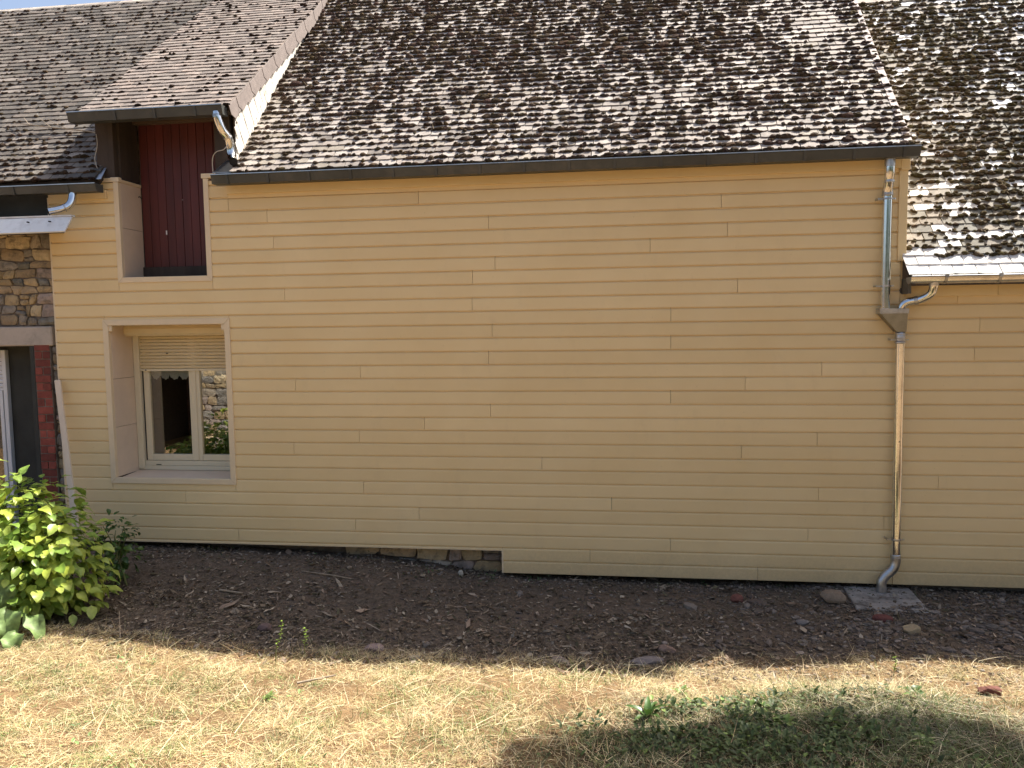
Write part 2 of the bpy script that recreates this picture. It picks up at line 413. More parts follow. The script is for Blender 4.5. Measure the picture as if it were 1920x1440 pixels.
def stone_template(r, w, h, d):
    """a rounded, chipped block: front grid 4x3 plus rim; local x,z face plane, -y outwards"""
    nx, nz = 4, 3
    V = []; 
    for j in range(nz+1):
        for i in range(nx+1):
            u = i/nx*2-1; v = j/nz*2-1
            e = max(abs(u), abs(v)); cor = (abs(u) > .9 and abs(v) > .9)
            k = .80 if cor else 1
            x = u*w/2*k+r.uniform(-.04, .04)*w*.6; z = v*h/2*k+r.uniform(-.06, .06)*h*.9
            y = -d*(1-.55*(e > .9))+r.uniform(-.16, .16)*d
            V.append((x, y, z))
    F = [(j*(nx+1)+i, j*(nx+1)+i+1, (j+1)*(nx+1)+i+1, (j+1)*(nx+1)+i) for j in range(nz) for i in range(nx)]
    rim = [i for i in range(nx+1)]+[j*(nx+1)+nx for j in range(1, nz+1)]+[nz*(nx+1)+i for i in range(nx-1, -1, -1)]+[j*(nx+1) for j in range(nz-1, 0, -1)]
    o = len(V)
    V += [(V[i][0]*1.0, .03, V[i][2]*1.0) for i in rim]
    n = len(rim)
    F += [(rim[(k+1) % n], rim[k], o+k, o+(k+1) % n) for k in range(n)]
    return np.array(V), np.array(F)
STONE_COLS = [(.34, .26, .165), (.30, .255, .20), (.25, .225, .195), (.37, .28, .16), (.22, .20, .175), (.31, .25, .215), (.40, .32, .20), (.20, .195, .17)]
def stones(x0, x1, z0, z1, y, parent, hmin=.07, hmax=.15, wmin=.10, wmax=.33, seed=1, individual=True, face=-1, tint=1.0):
    """rubble: courses with wavy beds, slanted joints, some courses split in two"""
    r = random.Random(seed); parts = []
    beds = [z0]
    while beds[-1] < z1-hmin*.6: beds.append(min(z1, beds[-1]+r.uniform(hmin, hmax)))
    beds[-1] = z1
    ph = [(r.uniform(0, 6), r.uniform(4, 9), r.uniform(.006, .022)) for _ in beds]
    def bed(k, x):
        a, f, m = ph[k]; w_ = 0 if k in (0, len(beds)-1) else m
        return beds[k]+w_*math.sin(a+f*x)+w_*.7*math.sin(a*2+f*2.7*x)
    def emit(c4):
        c4 = [np.array(c) for c in c4]  # bl, br, tr, tl in (x,z)
        ctr = sum(c4)/4; w_ = abs(c4[1][0]-c4[0][0]); h_ = abs(c4[3][1]-c4[0][1])
        g = .0045; c4 = [ctr+(c-ctr)*np.array([1-g*2/max(w_, .03), 1-g*2/max(h_, .03)])+np.array([r.uniform(-.007, .007), r.uniform(-.006, .006)]) for c in c4]
        nx, nz = 5, 3; d = r.uniform(.018, .04); V = []; tl = (r.uniform(-.25, .25), r.uniform(-.25, .25))
        for j in range(nz+1):
            for i in range(nx+1):
                u, v = i/nx, j/nz; eu = abs(2*u-1); ev = abs(2*v-1)
                p = (c4[0]*(1-u)+c4[1]*u)*(1-v)+(c4[3]*(1-u)+c4[2]*u)*v
                if eu > .95 and ev > .95: p = p+(ctr-p)*r.uniform(.04, .20)
                elif eu > .95 or ev > .95: p = p+(ctr-p)*r.uniform(-.05, .10)
                dd = d*(.55 if (eu > .95 or ev > .95) else 1.0)+r.uniform(-.2, .2)*d+d*(tl[0]*(2*u-1)+tl[1]*(2*v-1))
                V.append((p[0]-ctr[0], face*dd, p[1]-ctr[1]))
        F = [(j*(nx+1)+i, j*(nx+1)+i+1, (j+1)*(nx+1)+i+1, (j+1)*(nx+1)+i) for j in range(nz) for i in range(nx)]
        rim = [i for i in range(nx+1)]+[j*(nx+1)+nx for j in range(1, nz+1)]+[nz*(nx+1)+i for i in range(nx-1, -1, -1)]+[j*(nx+1) for j in range(nz-1, 0, -1)]
        o = len(V); V += [(V[i][0], -face*.03, V[i][2]) for i in rim]; n = len(rim)
        F += [(rim[(k+1) % n], rim[k], o+k, o+(k+1) % n) for k in range(n)]
        V = np.array(V); F = np.array(F)
        if face > 0: F = F[:, ::-1]
        cc = np.tile(np.array(r.choice(STONE_COLS))*r.uniform(1.0, 1.6)*tint, (len(V), 1))
        if individual: link('stone', npmesh('stone', V, F, MAT['stone'], cc), parent, (ctr[0], y, ctr[1]))
        else: parts.append((V+[ctr[0], y, ctr[1]], F, cc))
    for k in range(len(beds)-1):
        x = x0; sl = 0
        while x < x1-.02:
            wd = r.uniform(wmin, wmax)*(1.0 if r.random() < .75 else .6)
            xe = x+wd
            if x1-xe < .07: xe = x1
            se = 0 if xe >= x1 else r.uniform(-.022, .022)
            h = beds[k+1]-beds[k]
            if h > .115 and r.random() < .35 and xe-x < .24:
                zm = .5+r.uniform(-.12, .12)
                m0 = bed(k, x)*(1-zm)+bed(k+1, x)*zm; m1 = bed(k, xe)*(1-zm)+bed(k+1, xe)*zm
                emit([(x-sl, bed(k, x)), (xe-se, bed(k, xe)), (xe, m1), (x, m0)]); emit([(x, m0), (xe, m1), (xe+se, bed(k+1, xe)), (x+sl, bed(k+1, x))])
            else: emit([(x-sl, bed(k, x)), (xe-se, bed(k, xe)), (xe+se, bed(k+1, xe)), (x+sl, bed(k+1, x))])
            x = xe; sl = se
    return parts
stones(-2.9, -1.17, -.06, .25, .17, fo, .10, .15, .18, .42, seed=5, tint=1.2)

# fascia, trims
MB().prism([(-.045, 3.945), (-.045, 4.03), (-.018, 4.03), (-.018, 3.945)], -3.985, 2.58).obj('fascia_board', MAT['siding'], house, .002)
MB().box(-3.98, 2.60, -.0195, .0, 3.905, 3.9425).obj('fascia_packer', MAT['siding'], house)
MB().box(2.58, 2.635, -.048, -.019, 3.95, 4.04).obj('fascia_end_cap', MAT['siding'], house, .002)
MB().box(2.625, 2.702, -.036, .012, 3.10, 3.93).obj('corner_trim', MAT['siding'], house, .003)
MB().box(2.632, 2.712, -.052, .012, 3.9325, 4.06).obj('corner_trim', MAT['siding'], house, .003)
MB().box(XL-.012, XL+.004, -.021, .2, .24, 3.98).obj('edge_trim', MAT['trim'], house, .001)
MB().box(-5.73, -5.335, -.045, -.018, 3.945, 4.035).obj('fascia_board', MAT['siding'], house, .002)
# gable wall above the annexe roof
MB().poly([(2.66, .02, 2.5), (2.66, RY, 2.5), (2.66, RY, RZ-.06), (2.66, .02, EZ+.10)], (.03, 0, 0)).obj('gable_wall', MAT['siding'], house)

def frame_trim(parent, x0, x1, z0, z1, w=.06, top=True, y0=-.030, y1=.012):
    def seg(p): MB().poly([(a, y0, b) for a, b in p], (0, y1-y0, 0)).obj('trim', MAT['trim'], parent, .003)
    g = .0015
    seg([(x0, z0), (x1, z0), (x1-w, z0+w), (x0+w, z0+w)])
    tz = z1-w if top else z1
    seg([(x0, z0+g), (x0+w, z0+w+g), (x0+w, tz), (x0, z1)])
    seg([(x1, z0+g), (x1, z1), (x1-w, tz), (x1-w, z0+w+g)])
    if top: seg([(x0, z1+g), (x0+w, tz+g), (x1-w, tz+g), (x1, z1+g)])

# ---- loft opening and red door
lo = empty('loft_opening', (-4.72, 0, 3.06), house)
frame_trim(lo, -5.262, -4.188, 3.055, 4.115, .058, top=False)
MB().box(-5.285, -5.19, -.036, .02, 4.1165, 4.165).obj('trim_cap', MAT['trim'], lo, .003)
MB().box(-5.43, -5.287, -.034, .02, 4.1165, 4.160).obj('trim_cap', MAT['trim'], lo, .003)
MB().box(-5.45, -5.405, -.026, .0, 4.00, 4.115).obj('trim_cap', MAT['trim'], lo, .003)
MB().box(-5.235, -5.195, .022, .372, 4.1165, 4.150).obj('trim_cap', MAT['trim'], lo, .003)
MB().box(-4.262, -4.10, -.036, .02, 4.1165, 4.165).obj('trim_cap', MAT['trim'], lo, .003)
for a, b in ((3.116, 3.638), (3.642, 4.115)):
    MB().box(-5.216, -5.204, .013, .37, a, b).obj('reveal_panel', MAT['reveal'], lo, .001)
    MB().box(-4.246, -4.234, .013, .37, a, b).obj('reveal_panel', MAT['reveal'], lo, .001)
MB().box(-5.2, -4.25, -.01, .37, 3.085, 3.1145).obj('ledge', MAT['darkwood'], lo)
MB().box(-5.2, -4.25, .335, .40, 3.116, 3.245).obj('threshold', MAT['darkwood'], lo, .003)
door = empty('loft_door', (-4.7, .39, 3.25), house)
npl = 11; px = np.linspace(-5.20, -4.14, npl+1)
for i in range(npl):
    MB().box(px[i]+.0022, px[i+1]-.0022, .375+.002*(i % 2), .402, 3.2465, 4.80).obj('door_plank', MAT['red'], door, .002)
MB().box(-5.21, -4.12, .404, .42, 3.2, 4.8).obj('door_backing', MAT['black'], door)
tube([(-5.19, .365, 4.0), (-5.2, .33, 4.02), (-5.215, .30, 3.98), (-5.21, .3, 3.95)], .004, 6).obj('latch_hook', MAT['black'], door)
MB().box(-4.93, -4.915, .3715, .3748, 3.60, 3.645).obj('paint_chip', MAT['lace'], door)
MB().box(-4.72, -4.714, .3725, .3757, 3.97, 3.978).obj('paint_chip', MAT['lace'], door)

# ---- dormer carpentry
dm = empty('dormer', (-4.6, 1, 4.2), house)
MB().box(-5.44, -5.24, -.02, .10, 4.06, 4.745).obj('post', MAT['darkwood'], dm, .004)
MB().box(-4.10, -3.93, -.02, .10, 4.06, 4.745).obj('post', MAT['darkwood'], dm, .004)
MB().box(-5.24, -5.212, .05, .36, 4.165, 4.95).obj('side_boarding', MAT['darkwood'], dm)
MB().box(-4.14, -4.105, .05, .36, 4.17, 4.95).obj('side_boarding', MAT['darkwood'], dm)
MB().box(-5.21, -4.141, .28, .36, 4.79, 4.92).obj('header_beam', MAT['beam'], dm, .004)
MB().box(-5.48, -3.87, -.22, .0, 4.748, 4.765).obj('soffit_board', MAT['darkwood'], dm)
for x in (-5.12, -4.62, -4.22): MB().box(x, x+.07, .01, .27, 4.83, 4.90).obj('rafter_end', MAT['beam'], dm, .003)
# cheeks
def zr(y): return EZ+(y-EY)*1.0
def zd(y): return DZ+(y-DY)*(RZ-DZ)/(RY-DY)
for x in (-5.44, -3.90):
    MB().poly([(x, 0, zr(0)-.1), (x, RY, RZ-.1), (x, 0, zd(0)-.04)], (.03, 0, 0)).obj('cheek_board', MAT['darkwood'], dm)

# ---- tiled roofs
def tile_variants(w, L, th, tilt, cols, n, seed, rough=.004):
    r = random.Random(seed); out = []
    for q in range(n):
        xs = [-.5, -.27, 0, .27, .5]; V = []
        ww = w*r.uniform(.96, 1.0)-.004
        bot = [(x*ww, r.uniform(-rough, rough)+(r.uniform(0, .012) if (i in (0, 4) and r.random() < .3) else 0)) for i, x in enumerate(xs)]
        tw = r.uniform(-.0025, .0025)
        for (x, v) in bot: V.append((x, v, tilt+th+tw*x/ww*2))
        for x in xs: V.append((x*ww, L, th))
        for (x, v) in bot: V.append((x, v, tilt+tw*x/ww*2))
        for x in xs: V.append((x*ww, L, 0))
        F = []
        for i in range(4): F += [(i, i+1, 6+i, 5+i), (i+10, i, 5+i, 15+i)[:0] or (11+i, 10+i, 15+i, 16+i), (10+i, 11+i, i+1, i)]
        F += [(10, 0, 5, 15), (4, 14, 19, 9)]
        c = np.array(cols[q % len(cols)])*r.uniform(.88, 1.1)
        out.append((np.array(V), np.array(F), c))
    return out
def roof_field(x0f, x1f, ye, ze, ang, slope_len, exp, w, seed, skip=None, first=0.):
    """returns list of (x, k) tile centres; x0f/x1f functions of the distance up the slope"""
    r = random.Random(seed); L = []
    k = 0
    while (k+1)*exp <= slope_len+.03:
        v = k*exp+first*min(k, 2); a, b = x0f(v), x1f(v)
        x = a+(w/2 if k % 2 else w)-w+r.uniform(-.01, .01)
        while x < b:
            xa = max(x, a); xb = min(x+w, b)
            if xb-xa > .04 and not (skip and skip((xa+xb)/2, v)): L.append(((xa+xb)/2, v, (xb-xa)/w))
            x += w
        k += 1
    return L
def axes(ang): return np.array([[1, 0, 0], [0, math.cos(ang), math.sin(ang)], [0, -math.sin(ang), math.cos(ang)]]).T
def place_tiles(L, ye, ze, ang, variants, seed, parent, n_ind, jit=.003, stuffname='roof_tiles', special=None):
    r = random.Random(seed); A0 = axes(ang); o = np.array([0, ye, ze])
    items = []
    for (x, v, sx) in L:
        P = np.array([x, ye, ze])+A0 @ np.array([0, v+r.uniform(-jit, jit), r.uniform(0, .002)])
        a = r.uniform(-.012, .012); b = r.uniform(-.006, .012)
        ca, sa = math.cos(a), math.sin(a); Rn = np.array([[ca, -sa, 0], [sa, ca, 0], [0, 0, 1]])
        Rx = np.array([[1, 0, 0], [0, 1, -b], [0, b, 1]])
        items.append((np.linalg.norm(P-np.array(CAM)), P, A0 @ Rn @ Rx @ np.diag([sx, 1, 1]), r.randrange(len(variants)), x, v))
    if special:
        items = [(it[0], it[1], it[2], it[3] if special(it[4], it[5]) is None else special(it[4], it[5]), it[4], it[5]) for it in items]
    inframe = lambda P: abs((Vector(P)-CAM).dot(Rv)/(Vector(P)-CAM).dot(fw)) < .68 and (Vector(P)-CAM).dot(Uv)/(Vector(P)-CAM).dot(fw) < .51
    items.sort(key=lambda it: (not inframe(it[1]), it[0]))
    meshes = {}
    for it in items[:n_ind]:
        q = it[3]
        if q not in meshes: meshes[q] = npmesh('roof_tile', variants[q][0], variants[q][1], MAT['tile'], np.tile(variants[q][2], (20, 1)))
        ob = link('roof_tile', meshes[q], parent)
        M4 = Matrix([list(it[2][i])+[it[1][i]] for i in range(3)]+[[0, 0, 0, 1]])
        p = Vector((0, 0, 0)); par = parent
        while par is not None: p += Vector(par.location); par = par.parent
        ob.matrix_basis = Matrix.Translation(-p) @ M4
        if q in LABELQ.get(stuffname, {}): ob['label'] = LABELQ[stuffname][q]
    rest = items[n_ind:]; parts = []
    for q in range(len(variants)):
        s = [it for it in rest if it[3] == q]
        if s:
            P = np.array([it[1] for it in s]); A = np.array([it[2] for it in s])
            cc = np.array([variants[q][2]*r.uniform(.85, 1.12) for _ in s])
            parts.append(batch(variants[q][0], variants[q][1], P, A, cc))
    if parts:
        V, Fq, cc = merge(parts)
        tag(link(stuffname, npmesh(stuffname, V, Fq, MAT['tile'], cc), parent), kind='stuff')
LABELQ = {}
a45 = R(45); SL = (RY-EY)/math.cos(a45)
EXP, TW = .100, .175
pal_main = [(.37, .325, .29), (.32, .285, .255), (.43, .385, .345), (.25, .22, .195), (.39, .345, .305), (.34, .30, .25), (.50, .455, .41)]
pal_left = [(.165, .142, .122), (.145, .128, .112), (.19, .162, .138), (.12, .108, .096), (.17, .15, .128), (.24, .21, .185)]
pal_dorm = [(.29, .24, .21), (.26, .22, .195), (.33, .27, .235), (.28, .24, .21), (.23, .195, .175)]
def verge_x(v): return 2.665+.12*v/SL
def hinge_x(v): return -3.86+.02*v-.02
main_v = tile_variants(TW, EXP*1.35, .013, .014, pal_main, 14, 3)
left_v = tile_variants(TW, EXP*1.35, .013, .014, pal_left, 12, 4, .003)
dorm_v = tile_variants(TW, EXP*1.35, .013, .014, pal_dorm, 12, 5, .003)
rf = empty('roof', (-2, 1, 5), house)
Lm = roof_field(hinge_x, verge_x, EY, EZ, a45, SL, EXP, TW, 1)
Ll = roof_field(lambda v: -11.5, lambda v: DX0+.16 if v > .2 else DX0+.10, EY, EZ, a45, SL, EXP, TW, 2)
place_tiles(Lm, EY, EZ, a45, main_v, 1, rf, 300)
place_tiles(Ll, EY, EZ, a45, left_v, 2, rf, 0)
MB().poly([(-11.6, EY+.03, EZ-.005), (-5.36, EY+.03, EZ-.005), (-5.36, RY, RZ-.04), (-11.6, RY, RZ-.04)], (0, .02, -.05)).obj('roof_deck', MAT['darkwood'], rf)
MB().poly([(-3.93, EY+.03, EZ-.005), (2.66, EY+.03, EZ-.005), (2.78, RY, RZ-.04), (-3.93, RY, RZ-.04)], (0, .02, -.05)).obj('roof_deck', MAT['darkwood'], rf)
MB().poly([(-11.6, 6.2, EZ), (2.7, 6.2, EZ), (2.78, RY+.001, RZ-.02), (-11.6, RY+.001, RZ-.02)], (0, -.02, -.05)).obj('rear_slope', MAT['darkwood'], rf)
dang = math.atan2(RZ-DZ, RY-DY); DSL = math.hypot(RZ-DZ, RY-DY)
Ld = roof_field(lambda v: DX0, lambda v: DX1-.01, DY, DZ, dang, DSL, EXP, TW, 5)
place_tiles(Ld, DY, DZ, dang, dorm_v, 5, dm, 0, stuffname='dormer_tiles')
MB().poly([(DX0+.01, DY+.03, DZ-.005), (DX1-.03, DY+.03, DZ-.005), (DX1-.03, RY, RZ+.005), (DX0+.01, RY, RZ+.005)], (0, .01, -.03)).obj('dormer_deck', MAT['darkwood'], dm)
# ridge tiles
for i in range(48):
    x = -11.5+i*.30
    if x > 2.7: break
    pr = [(RY-.13, RZ-.10), (RY-.05, RZ-.02), (RY, RZ+.015), (RY+.05, RZ-.02), (RY+.13, RZ-.10), (RY+.12, RZ-.115), (RY, RZ-.01), (RY-.12, RZ-.115)]
    if -5.6 < x < -3.5: pr = [(y, z+.03) for y, z in pr]
    MB().prism(pr, x, x+.305).obj('ridge_tile', MAT['ridge'] if 'ridge' in MAT else MAT['concrete'], rf)
# dormer verge tiles and white cheek slates
verge_mat = pm('verge_slate', (.19, .155, .14), .75, var=.2, scale=10, bs=.3)
white_mat = pm('pale_cheek_slate', (.60, .57, .52), .6, var=.10, scale=9, bs=.2, dirt=(.45, .40, .32), dscale=5)
vs_ = np.linspace(-.02, DSL, 22)
for i in range(21):
    a, b = vs_[i], vs_[i+1]+.012
    def pt(v, n): return (0, DY+v*math.cos(dang)-n*math.sin(dang), DZ+v*math.sin(dang)+n*math.cos(dang))
    sk = .05; x = DX1+.004*(i % 2)
    p = [pt(a, .022), pt(b, .022), pt(b+sk*.3, -.115), pt(a+sk, -.138), pt(a-.01, -.07)]
    MB().poly([(x, q[1], q[2]) for q in p], (.007, 0, 0)).obj('verge_tile', verge_mat, dm, .0012)
sz = .155; cnt = 0
for j in range(-2, 12):
    for i in range(-2, 26):
        cy = .0+i*sz*.72+(sz*.36 if j % 2 else 0); cz = zr(0)+.02+j*sz*.5+0*cy
        # only where it lies on the cheek triangle
        if cy < -.03 or cy > 2.6: continue
        if cz < zr(cy)-.09 or cz > zd(cy)-.10: continue
        h = sz*.5
        p = [(cy-h*.72, cz), (cy-h*.1, cz-h*.95), (cy+h*.72, cz-.02), (cy+h*.1, cz+h*.75)]
        x = -3.865+.0025*((i+j) % 3)
        MB().poly([(x+.006*0, q[0], q[1]) for q in p], (.006, 0, 0)).obj('cheek_slate', white_mat, dm)
MB().poly([(-3.869, -.02, zr(0)-.04), (-3.869, RY, RZ-.05), (-3.869, -.02, zd(0)-.05)], (.003, 0, 0)).obj('cheek_backing', white_mat, dm)
# main verge tiles (right edge)
for i in range(30):
    v0, v1 = i*SL/30, (i+1)*SL/30+.02
    A0 = axes(a45)
    def q(v, x, n): return tuple(np.array([verge_x(v)+x, EY, EZ])+A0 @ np.array([0, v, n]))
    MB().poly([q(v0, -.045, .032), q(v0, .022, .032), q(v1, .022, .026), q(v1, -.045, .026)], tuple(A0 @ np.array([0, 0, -.012]))).obj('verge_tile', MAT['verge'] if 'verge' in MAT else pm_v if 'pm_v' in globals() else globals().setdefault('pm_v', pm('pale_verge_tile', (.42, .34, .30), .75, var=.15, scale=10, bs=.2)), rf, .001)
# left valley/flashing at the dormer foot
MB().poly([(-5.44, -.16, 4.13), (-5.30, -.16, 4.13), (-5.33, -.02, 4.27), (-5.42, -.02, 4.27)], (0, 0, -.004)).obj('lead_flashing', MAT['galv_old'], house)
MB().poly([(-4.06, -.17, 4.14), (-3.86, -.17, 4.14), (-3.90, .0, 4.34), (-3.93, .0, 4.34)], (0, 0, -.004)).obj('lead_flashing', MAT['galv_old'], house)

# ---- annexe roof and wall
aw = empty('wall', (4, 0, 0), annexe)
for c in range(7, 28):
    xs = [2.662]+sorted(j for j in JO.get(c, []) if j > 2.75)+[5.2 if c % 2 else 4.6, 7.0]
    for u, v in zip(xs, xs[1:]): board(u, v, c, 0, 2.80, aw)
MB().box(2.67, 7.0, .012, .2, .01, 2.85).obj('wall_core', MAT['mortar'], annexe)
MB().box(2.67, 7.0, .10, .3, -.5, .01).obj('foundation', MAT['mortar'], annexe)
MB().box(2.705, 3.505, -.045, -.018, 2.765, 2.865).obj('fascia_board', MAT['siding'], annexe, .002)
MB().box(3.508, 7.0, -.045, -.018, 2.765, 2.865).obj('fascia_board', MAT['siding'], annexe, .002)
WSL = (WRY-WY)/math.cos(WA); WEXP, WTW = .105, .20
pal_w = [(.29, .25, .20), (.245, .225, .185), (.235, .225, .195), (.34, .295, .24), (.27, .24, .20)]
wing_v = tile_variants(WTW, WEXP*1.5, .010, .012, pal_w, 12, 8)+[(v[0], v[1], np.array((.86, .85, .83))) for v in tile_variants(WTW, WEXP*1.5, .010, .012, [(.8, .8, .8)], 4, 9, .0005)]
Lw = roof_field(lambda v: 2.665 if v < .25 else 2.71, lambda v: 7.0, WY, WZ, WA, WSL-.05, WEXP, WTW, 8, first=.018)
def wspecial(x, v):
    if v < WEXP*1.5: return 12+int(abs(x)*37) % 4
    if v < WEXP*3 and x < 2.9: return 12
    if abs(v-1.21) < WEXP*.5 and 2.93 < x < 3.33: return 13
    return None
LABELQ['roof_tiles'] = {}
arf = empty('roof', (4, 1, 4), annexe)
LABELQ['annexe_tiles'] = {q: 'clean new pale tile' for q in (12, 13, 14, 15)}
place_tiles(Lw, WY, WZ, WA, wing_v, 8, arf, 300, stuffname='annexe_tiles', special=wspecial)
MB().poly([(2.695, WY+.03, WZ-.005), (7.0, WY+.03, WZ-.005), (7.0, WRY, WRZ-.03), (2.695, WRY, WRZ-.03)], (0, .02, -.05)).obj('roof_deck', MAT['darkwood'], arf)
MB().poly([(2.72, 6.2, WZ), (7.0, 6.2, WZ), (7.0, WRY+.001, WRZ-.02), (2.72, WRY+.001, WRZ-.02)], (0, -.02, -.05)).obj('rear_slope', MAT['darkwood'], arf)
for i in range(14):
    x = 2.75+i*.3
    MB().prism([(WRY-.12, WRZ-.09), (WRY, WRZ+.03), (WRY+.12, WRZ-.09), (WRY, WRZ-.03)], x, x+.304).obj('ridge_tile', MAT['concrete'], arf)

# ---- moss on the roofs
iv, ifc = ico(2)
def moss(name, L, ye, ze, ang, exp, w, dens, seed, label, base, size=1.0, mult=3, spread=.006):
    r = np.random.default_rng(seed); nd = vnoise(seed+50, .30); nd2 = vnoise(seed+60, .07)
    A0 = axes(ang); P = []; S = []
    for (x, v, sx) in L:
        for q in range(mult):
            xx = x+r.uniform(-.5, .5)*w*sx; vv = v+r.normal(-.002, spread)
            d = dens(xx, vv)*(.80+.4*float(nd(xx, vv)))*(.55+.9*float(nd2(xx, vv*.6)))
            if r.random() < d:
                P.append((xx, vv)); S.append(min(1.6, .6+.8*d*r.random()))
            # clump creeping up the joints
        if r.random() < .22*dens(x, v):
            P.append((x+w*sx/2, v+r.uniform(.01, exp*.7))); S.append(r.uniform(.5, .9))
    P = np.array(P); S = np.array(S)*size; n = len(P)
    base3 = np.array([0, ye, ze])+np.stack([P[:, 0], P[:, 1], r.uniform(.016, .028, n)], -1) @ A0.T
    parts = []
    which = r.integers(0, 12, n)
    for q in range(12):
        m = which == q; k = m.sum()
        if not k: continue
        T = iv*(1+.5*(r.random((len(iv), 1))-.5))+.16*(r.random(iv.shape)-.5)
        sx = r.uniform(.022, .052, k)*S[m]; sy = r.uniform(.016, .028, k)*S[m]; sn = r.uniform(.014, .026, k)*S[m]
        A = (A0[None] @ rotz(r.uniform(-.25, .25, k)))*np.stack([sx, sy, sn], -1)[:, None, :]
        cc = np.array(base)*r.uniform(.6, 1.5, (k, 1))*np.stack([np.ones(k), r.uniform(.92, 1.12, k), r.uniform(.8, 1.1, k)], -1)
        parts.append(batch(T, ifc, base3[m], A, cc))
    V, Fq, cc = merge(parts)
    tag(link(name, npmesh(name, V, Fq, MAT['moss'], cc)), label, 'moss', kind='stuff')
    return base3
def dens_main(x, v):
    d = .73-.20*ss(-1.2, -3.8, x)*ss(1.6, .2, v)+.20*ss(.6, 2.4, v)
    bare = np.exp(-(((x-2.25)/.30)**2+((v-2.35)/.55)**2)); d = d*(1-.88*bare)
    d = d*(1-.55*np.exp(-(((x+2.7)/.5)**2+((v-.35)/.22)**2)))
    return float(d)
mb1 = moss('roof_moss', Lm, EY, EZ, a45, EXP, TW, dens_main, 11, 'thick dark brown moss cushions along the tile edges of the large central roof', (.088, .060, .043), 1.0, 6)
moss('roof_moss', Ll, EY, EZ, a45, EXP, TW, lambda x, v: .26+.30*float(ss(1.3, .0, v)), 12, 'scattered moss tufts on the brown roof at the left', (.075, .050, .036), 1.0, 5)
moss('roof_moss', Ld, DY, DZ, dang, EXP, TW, lambda x, v: .22, 13, 'sparse moss tufts on the lighter dormer roof slope', (.042, .026, .018), 1.05, 3)
def dens_w(x, v):
    if v < WEXP*1.5: return 0.
    if v < WEXP*3 and x < 2.9: return 0
    near = np.exp(-(((x-3.0)/.40)**2+((v-.72)/.50)**2)); 
    if abs(v-1.21) < WEXP*.6 and 2.93 < x < 3.33: return .1
    return float(.78*(1-.75*near))
mb2 = moss('roof_moss', [l for l in Lw if l[0] < 6], WY, WZ, WA, WEXP, WTW, dens_w, 14, 'dense olive brown moss blanketing the right annexe roof', (.095, .070, .042), .85, 10, .016)
# pale straw and dead stems caught in the moss
def ribbons(P, az, el, L, wd, cols, bend, seed, segs=3):
    """thin bent blades; P roots (n,3)"""
    r = np.random.default_rng(seed); n = len(P)
    D = np.stack([np.cos(az)*np.cos(el), np.sin(az)*np.cos(el), np.sin(el)], -1)
    side = np.stack([-np.sin(az), np.cos(az), np.zeros(n)], -1)
    tw = r.uniform(-.9, .9, n); upv = np.cross(D, side); side = side*np.cos(tw)[:, None]+upv*np.sin(tw)[:, None]
    V = np.zeros((n, (segs+1)*2, 3)); b = bend[:, None]
    lat = np.stack([-np.sin(az), np.cos(az), np.zeros(n)], -1)*r.uniform(-.16, .16, n)[:, None]
    for s in range(segs+1):
        t = s/segs
        c = P+D*(L*t)[:, None]+lat*(L*t*t)[:, None]; c[:, 2] -= (bend*L*t*t)
        hw = side*(wd*.5*(1-.75*t))[:, None]
        V[:, 2*s] = c-hw; V[:, 2*s+1] = c+hw
    Ft = np.array([[2*s, 2*s+1, 2*s+3, 2*s+2] for s in range(segs)])
    k = (segs+1)*2
    F = (Ft[None]+(np.arange(n)*k)[:, None, None]).reshape(-1, 4)
    return V.reshape(-1, 3), F, np.repeat(cols, k, 0)
def roof_straw(ptsarr, n, seed, label, xr=None):
    r = np.random.default_rng(seed); idx = r.integers(0, len(ptsarr), n*4); P = ptsarr[idx]
    if xr is not None:
        P = P[np.array([xr(p) for p in P]) > r.random(len(P))]
    P = P[:n]+[0, -.008, .012]; n = len(P)
    col = np.array([.42, .33, .20])*r.uniform(.6, 1.3, (n, 1))
    V, F, c = ribbons(P, r.uniform(0, 6.28, n), r.uniform(-.5, .9, n), r.uniform(.02, .07, n), np.full(n, .0028), col, r.uniform(-.3, .6, n), seed)
    tag(link('roof_straw', npmesh('roof_straw', V, F, MAT['straw'], c)), label, 'straw', kind='stuff')
roof_straw(mb1, 1500, 21, 'pale dry stems caught in the moss of the central roof', lambda p: .25+.75*math.exp(-((p[0]+3.3)/.5)**2))
roof_straw(mb2, 5000, 22, 'pale dry stems tangled in the annexe roof moss')

# ------------------------------------------------------------------ window (farmhouse)
wn = empty('window', (-4.75, .2, .9), house)
frame_trim(wn, -5.470, -4.018, .880, 2.662, .062, y0=-.034)
for a, b in ((.945, 1.488), (1.492, 2.018), (2.022, 2.598)):
    MB().box(-5.420, -5.407, .013, .40, a, b).obj('reveal_panel', MAT['reveal'], wn, .001)
    MB().box(-4.081, -4.068, .013, .40, a, b).obj('reveal_panel', MAT['reveal'], wn, .001)
MB().box(-5.42, -4.07, .013, .40, 2.6005, 2.615).obj('reveal_panel', MAT['reveal'], wn, .001)
MB().poly([(-5.406, .0, .925), (-4.082, .0, .925), (-4.082, .42, .950), (-5.406, .42, .950)], (0, 0, -.018)).obj('window_sill', MAT['reveal'], wn)
MB().box(-5.408, -5.37, -.024, .012, 2.54, 2.599).obj('clip', MAT['trim'], wn, .002)
MB().box(-4.118, -4.081, -.024, .012, 2.54, 2.599).obj('clip', MAT['trim'], wn, .002)
pr = [(.24, 2.5995), (.22, 2.56), (.225, 2.51), (.25, 2.48), (.43, 2.48), (.43, 2.5995)]
MB().prism(pr, -5.403, -4.083).obj('shutter_box', MAT['shutter'], wn)
MB().box(-5.404, -5.336, .375, .43, .968, 2.479).obj('guide_rail', MAT['pvc'], wn, .002)
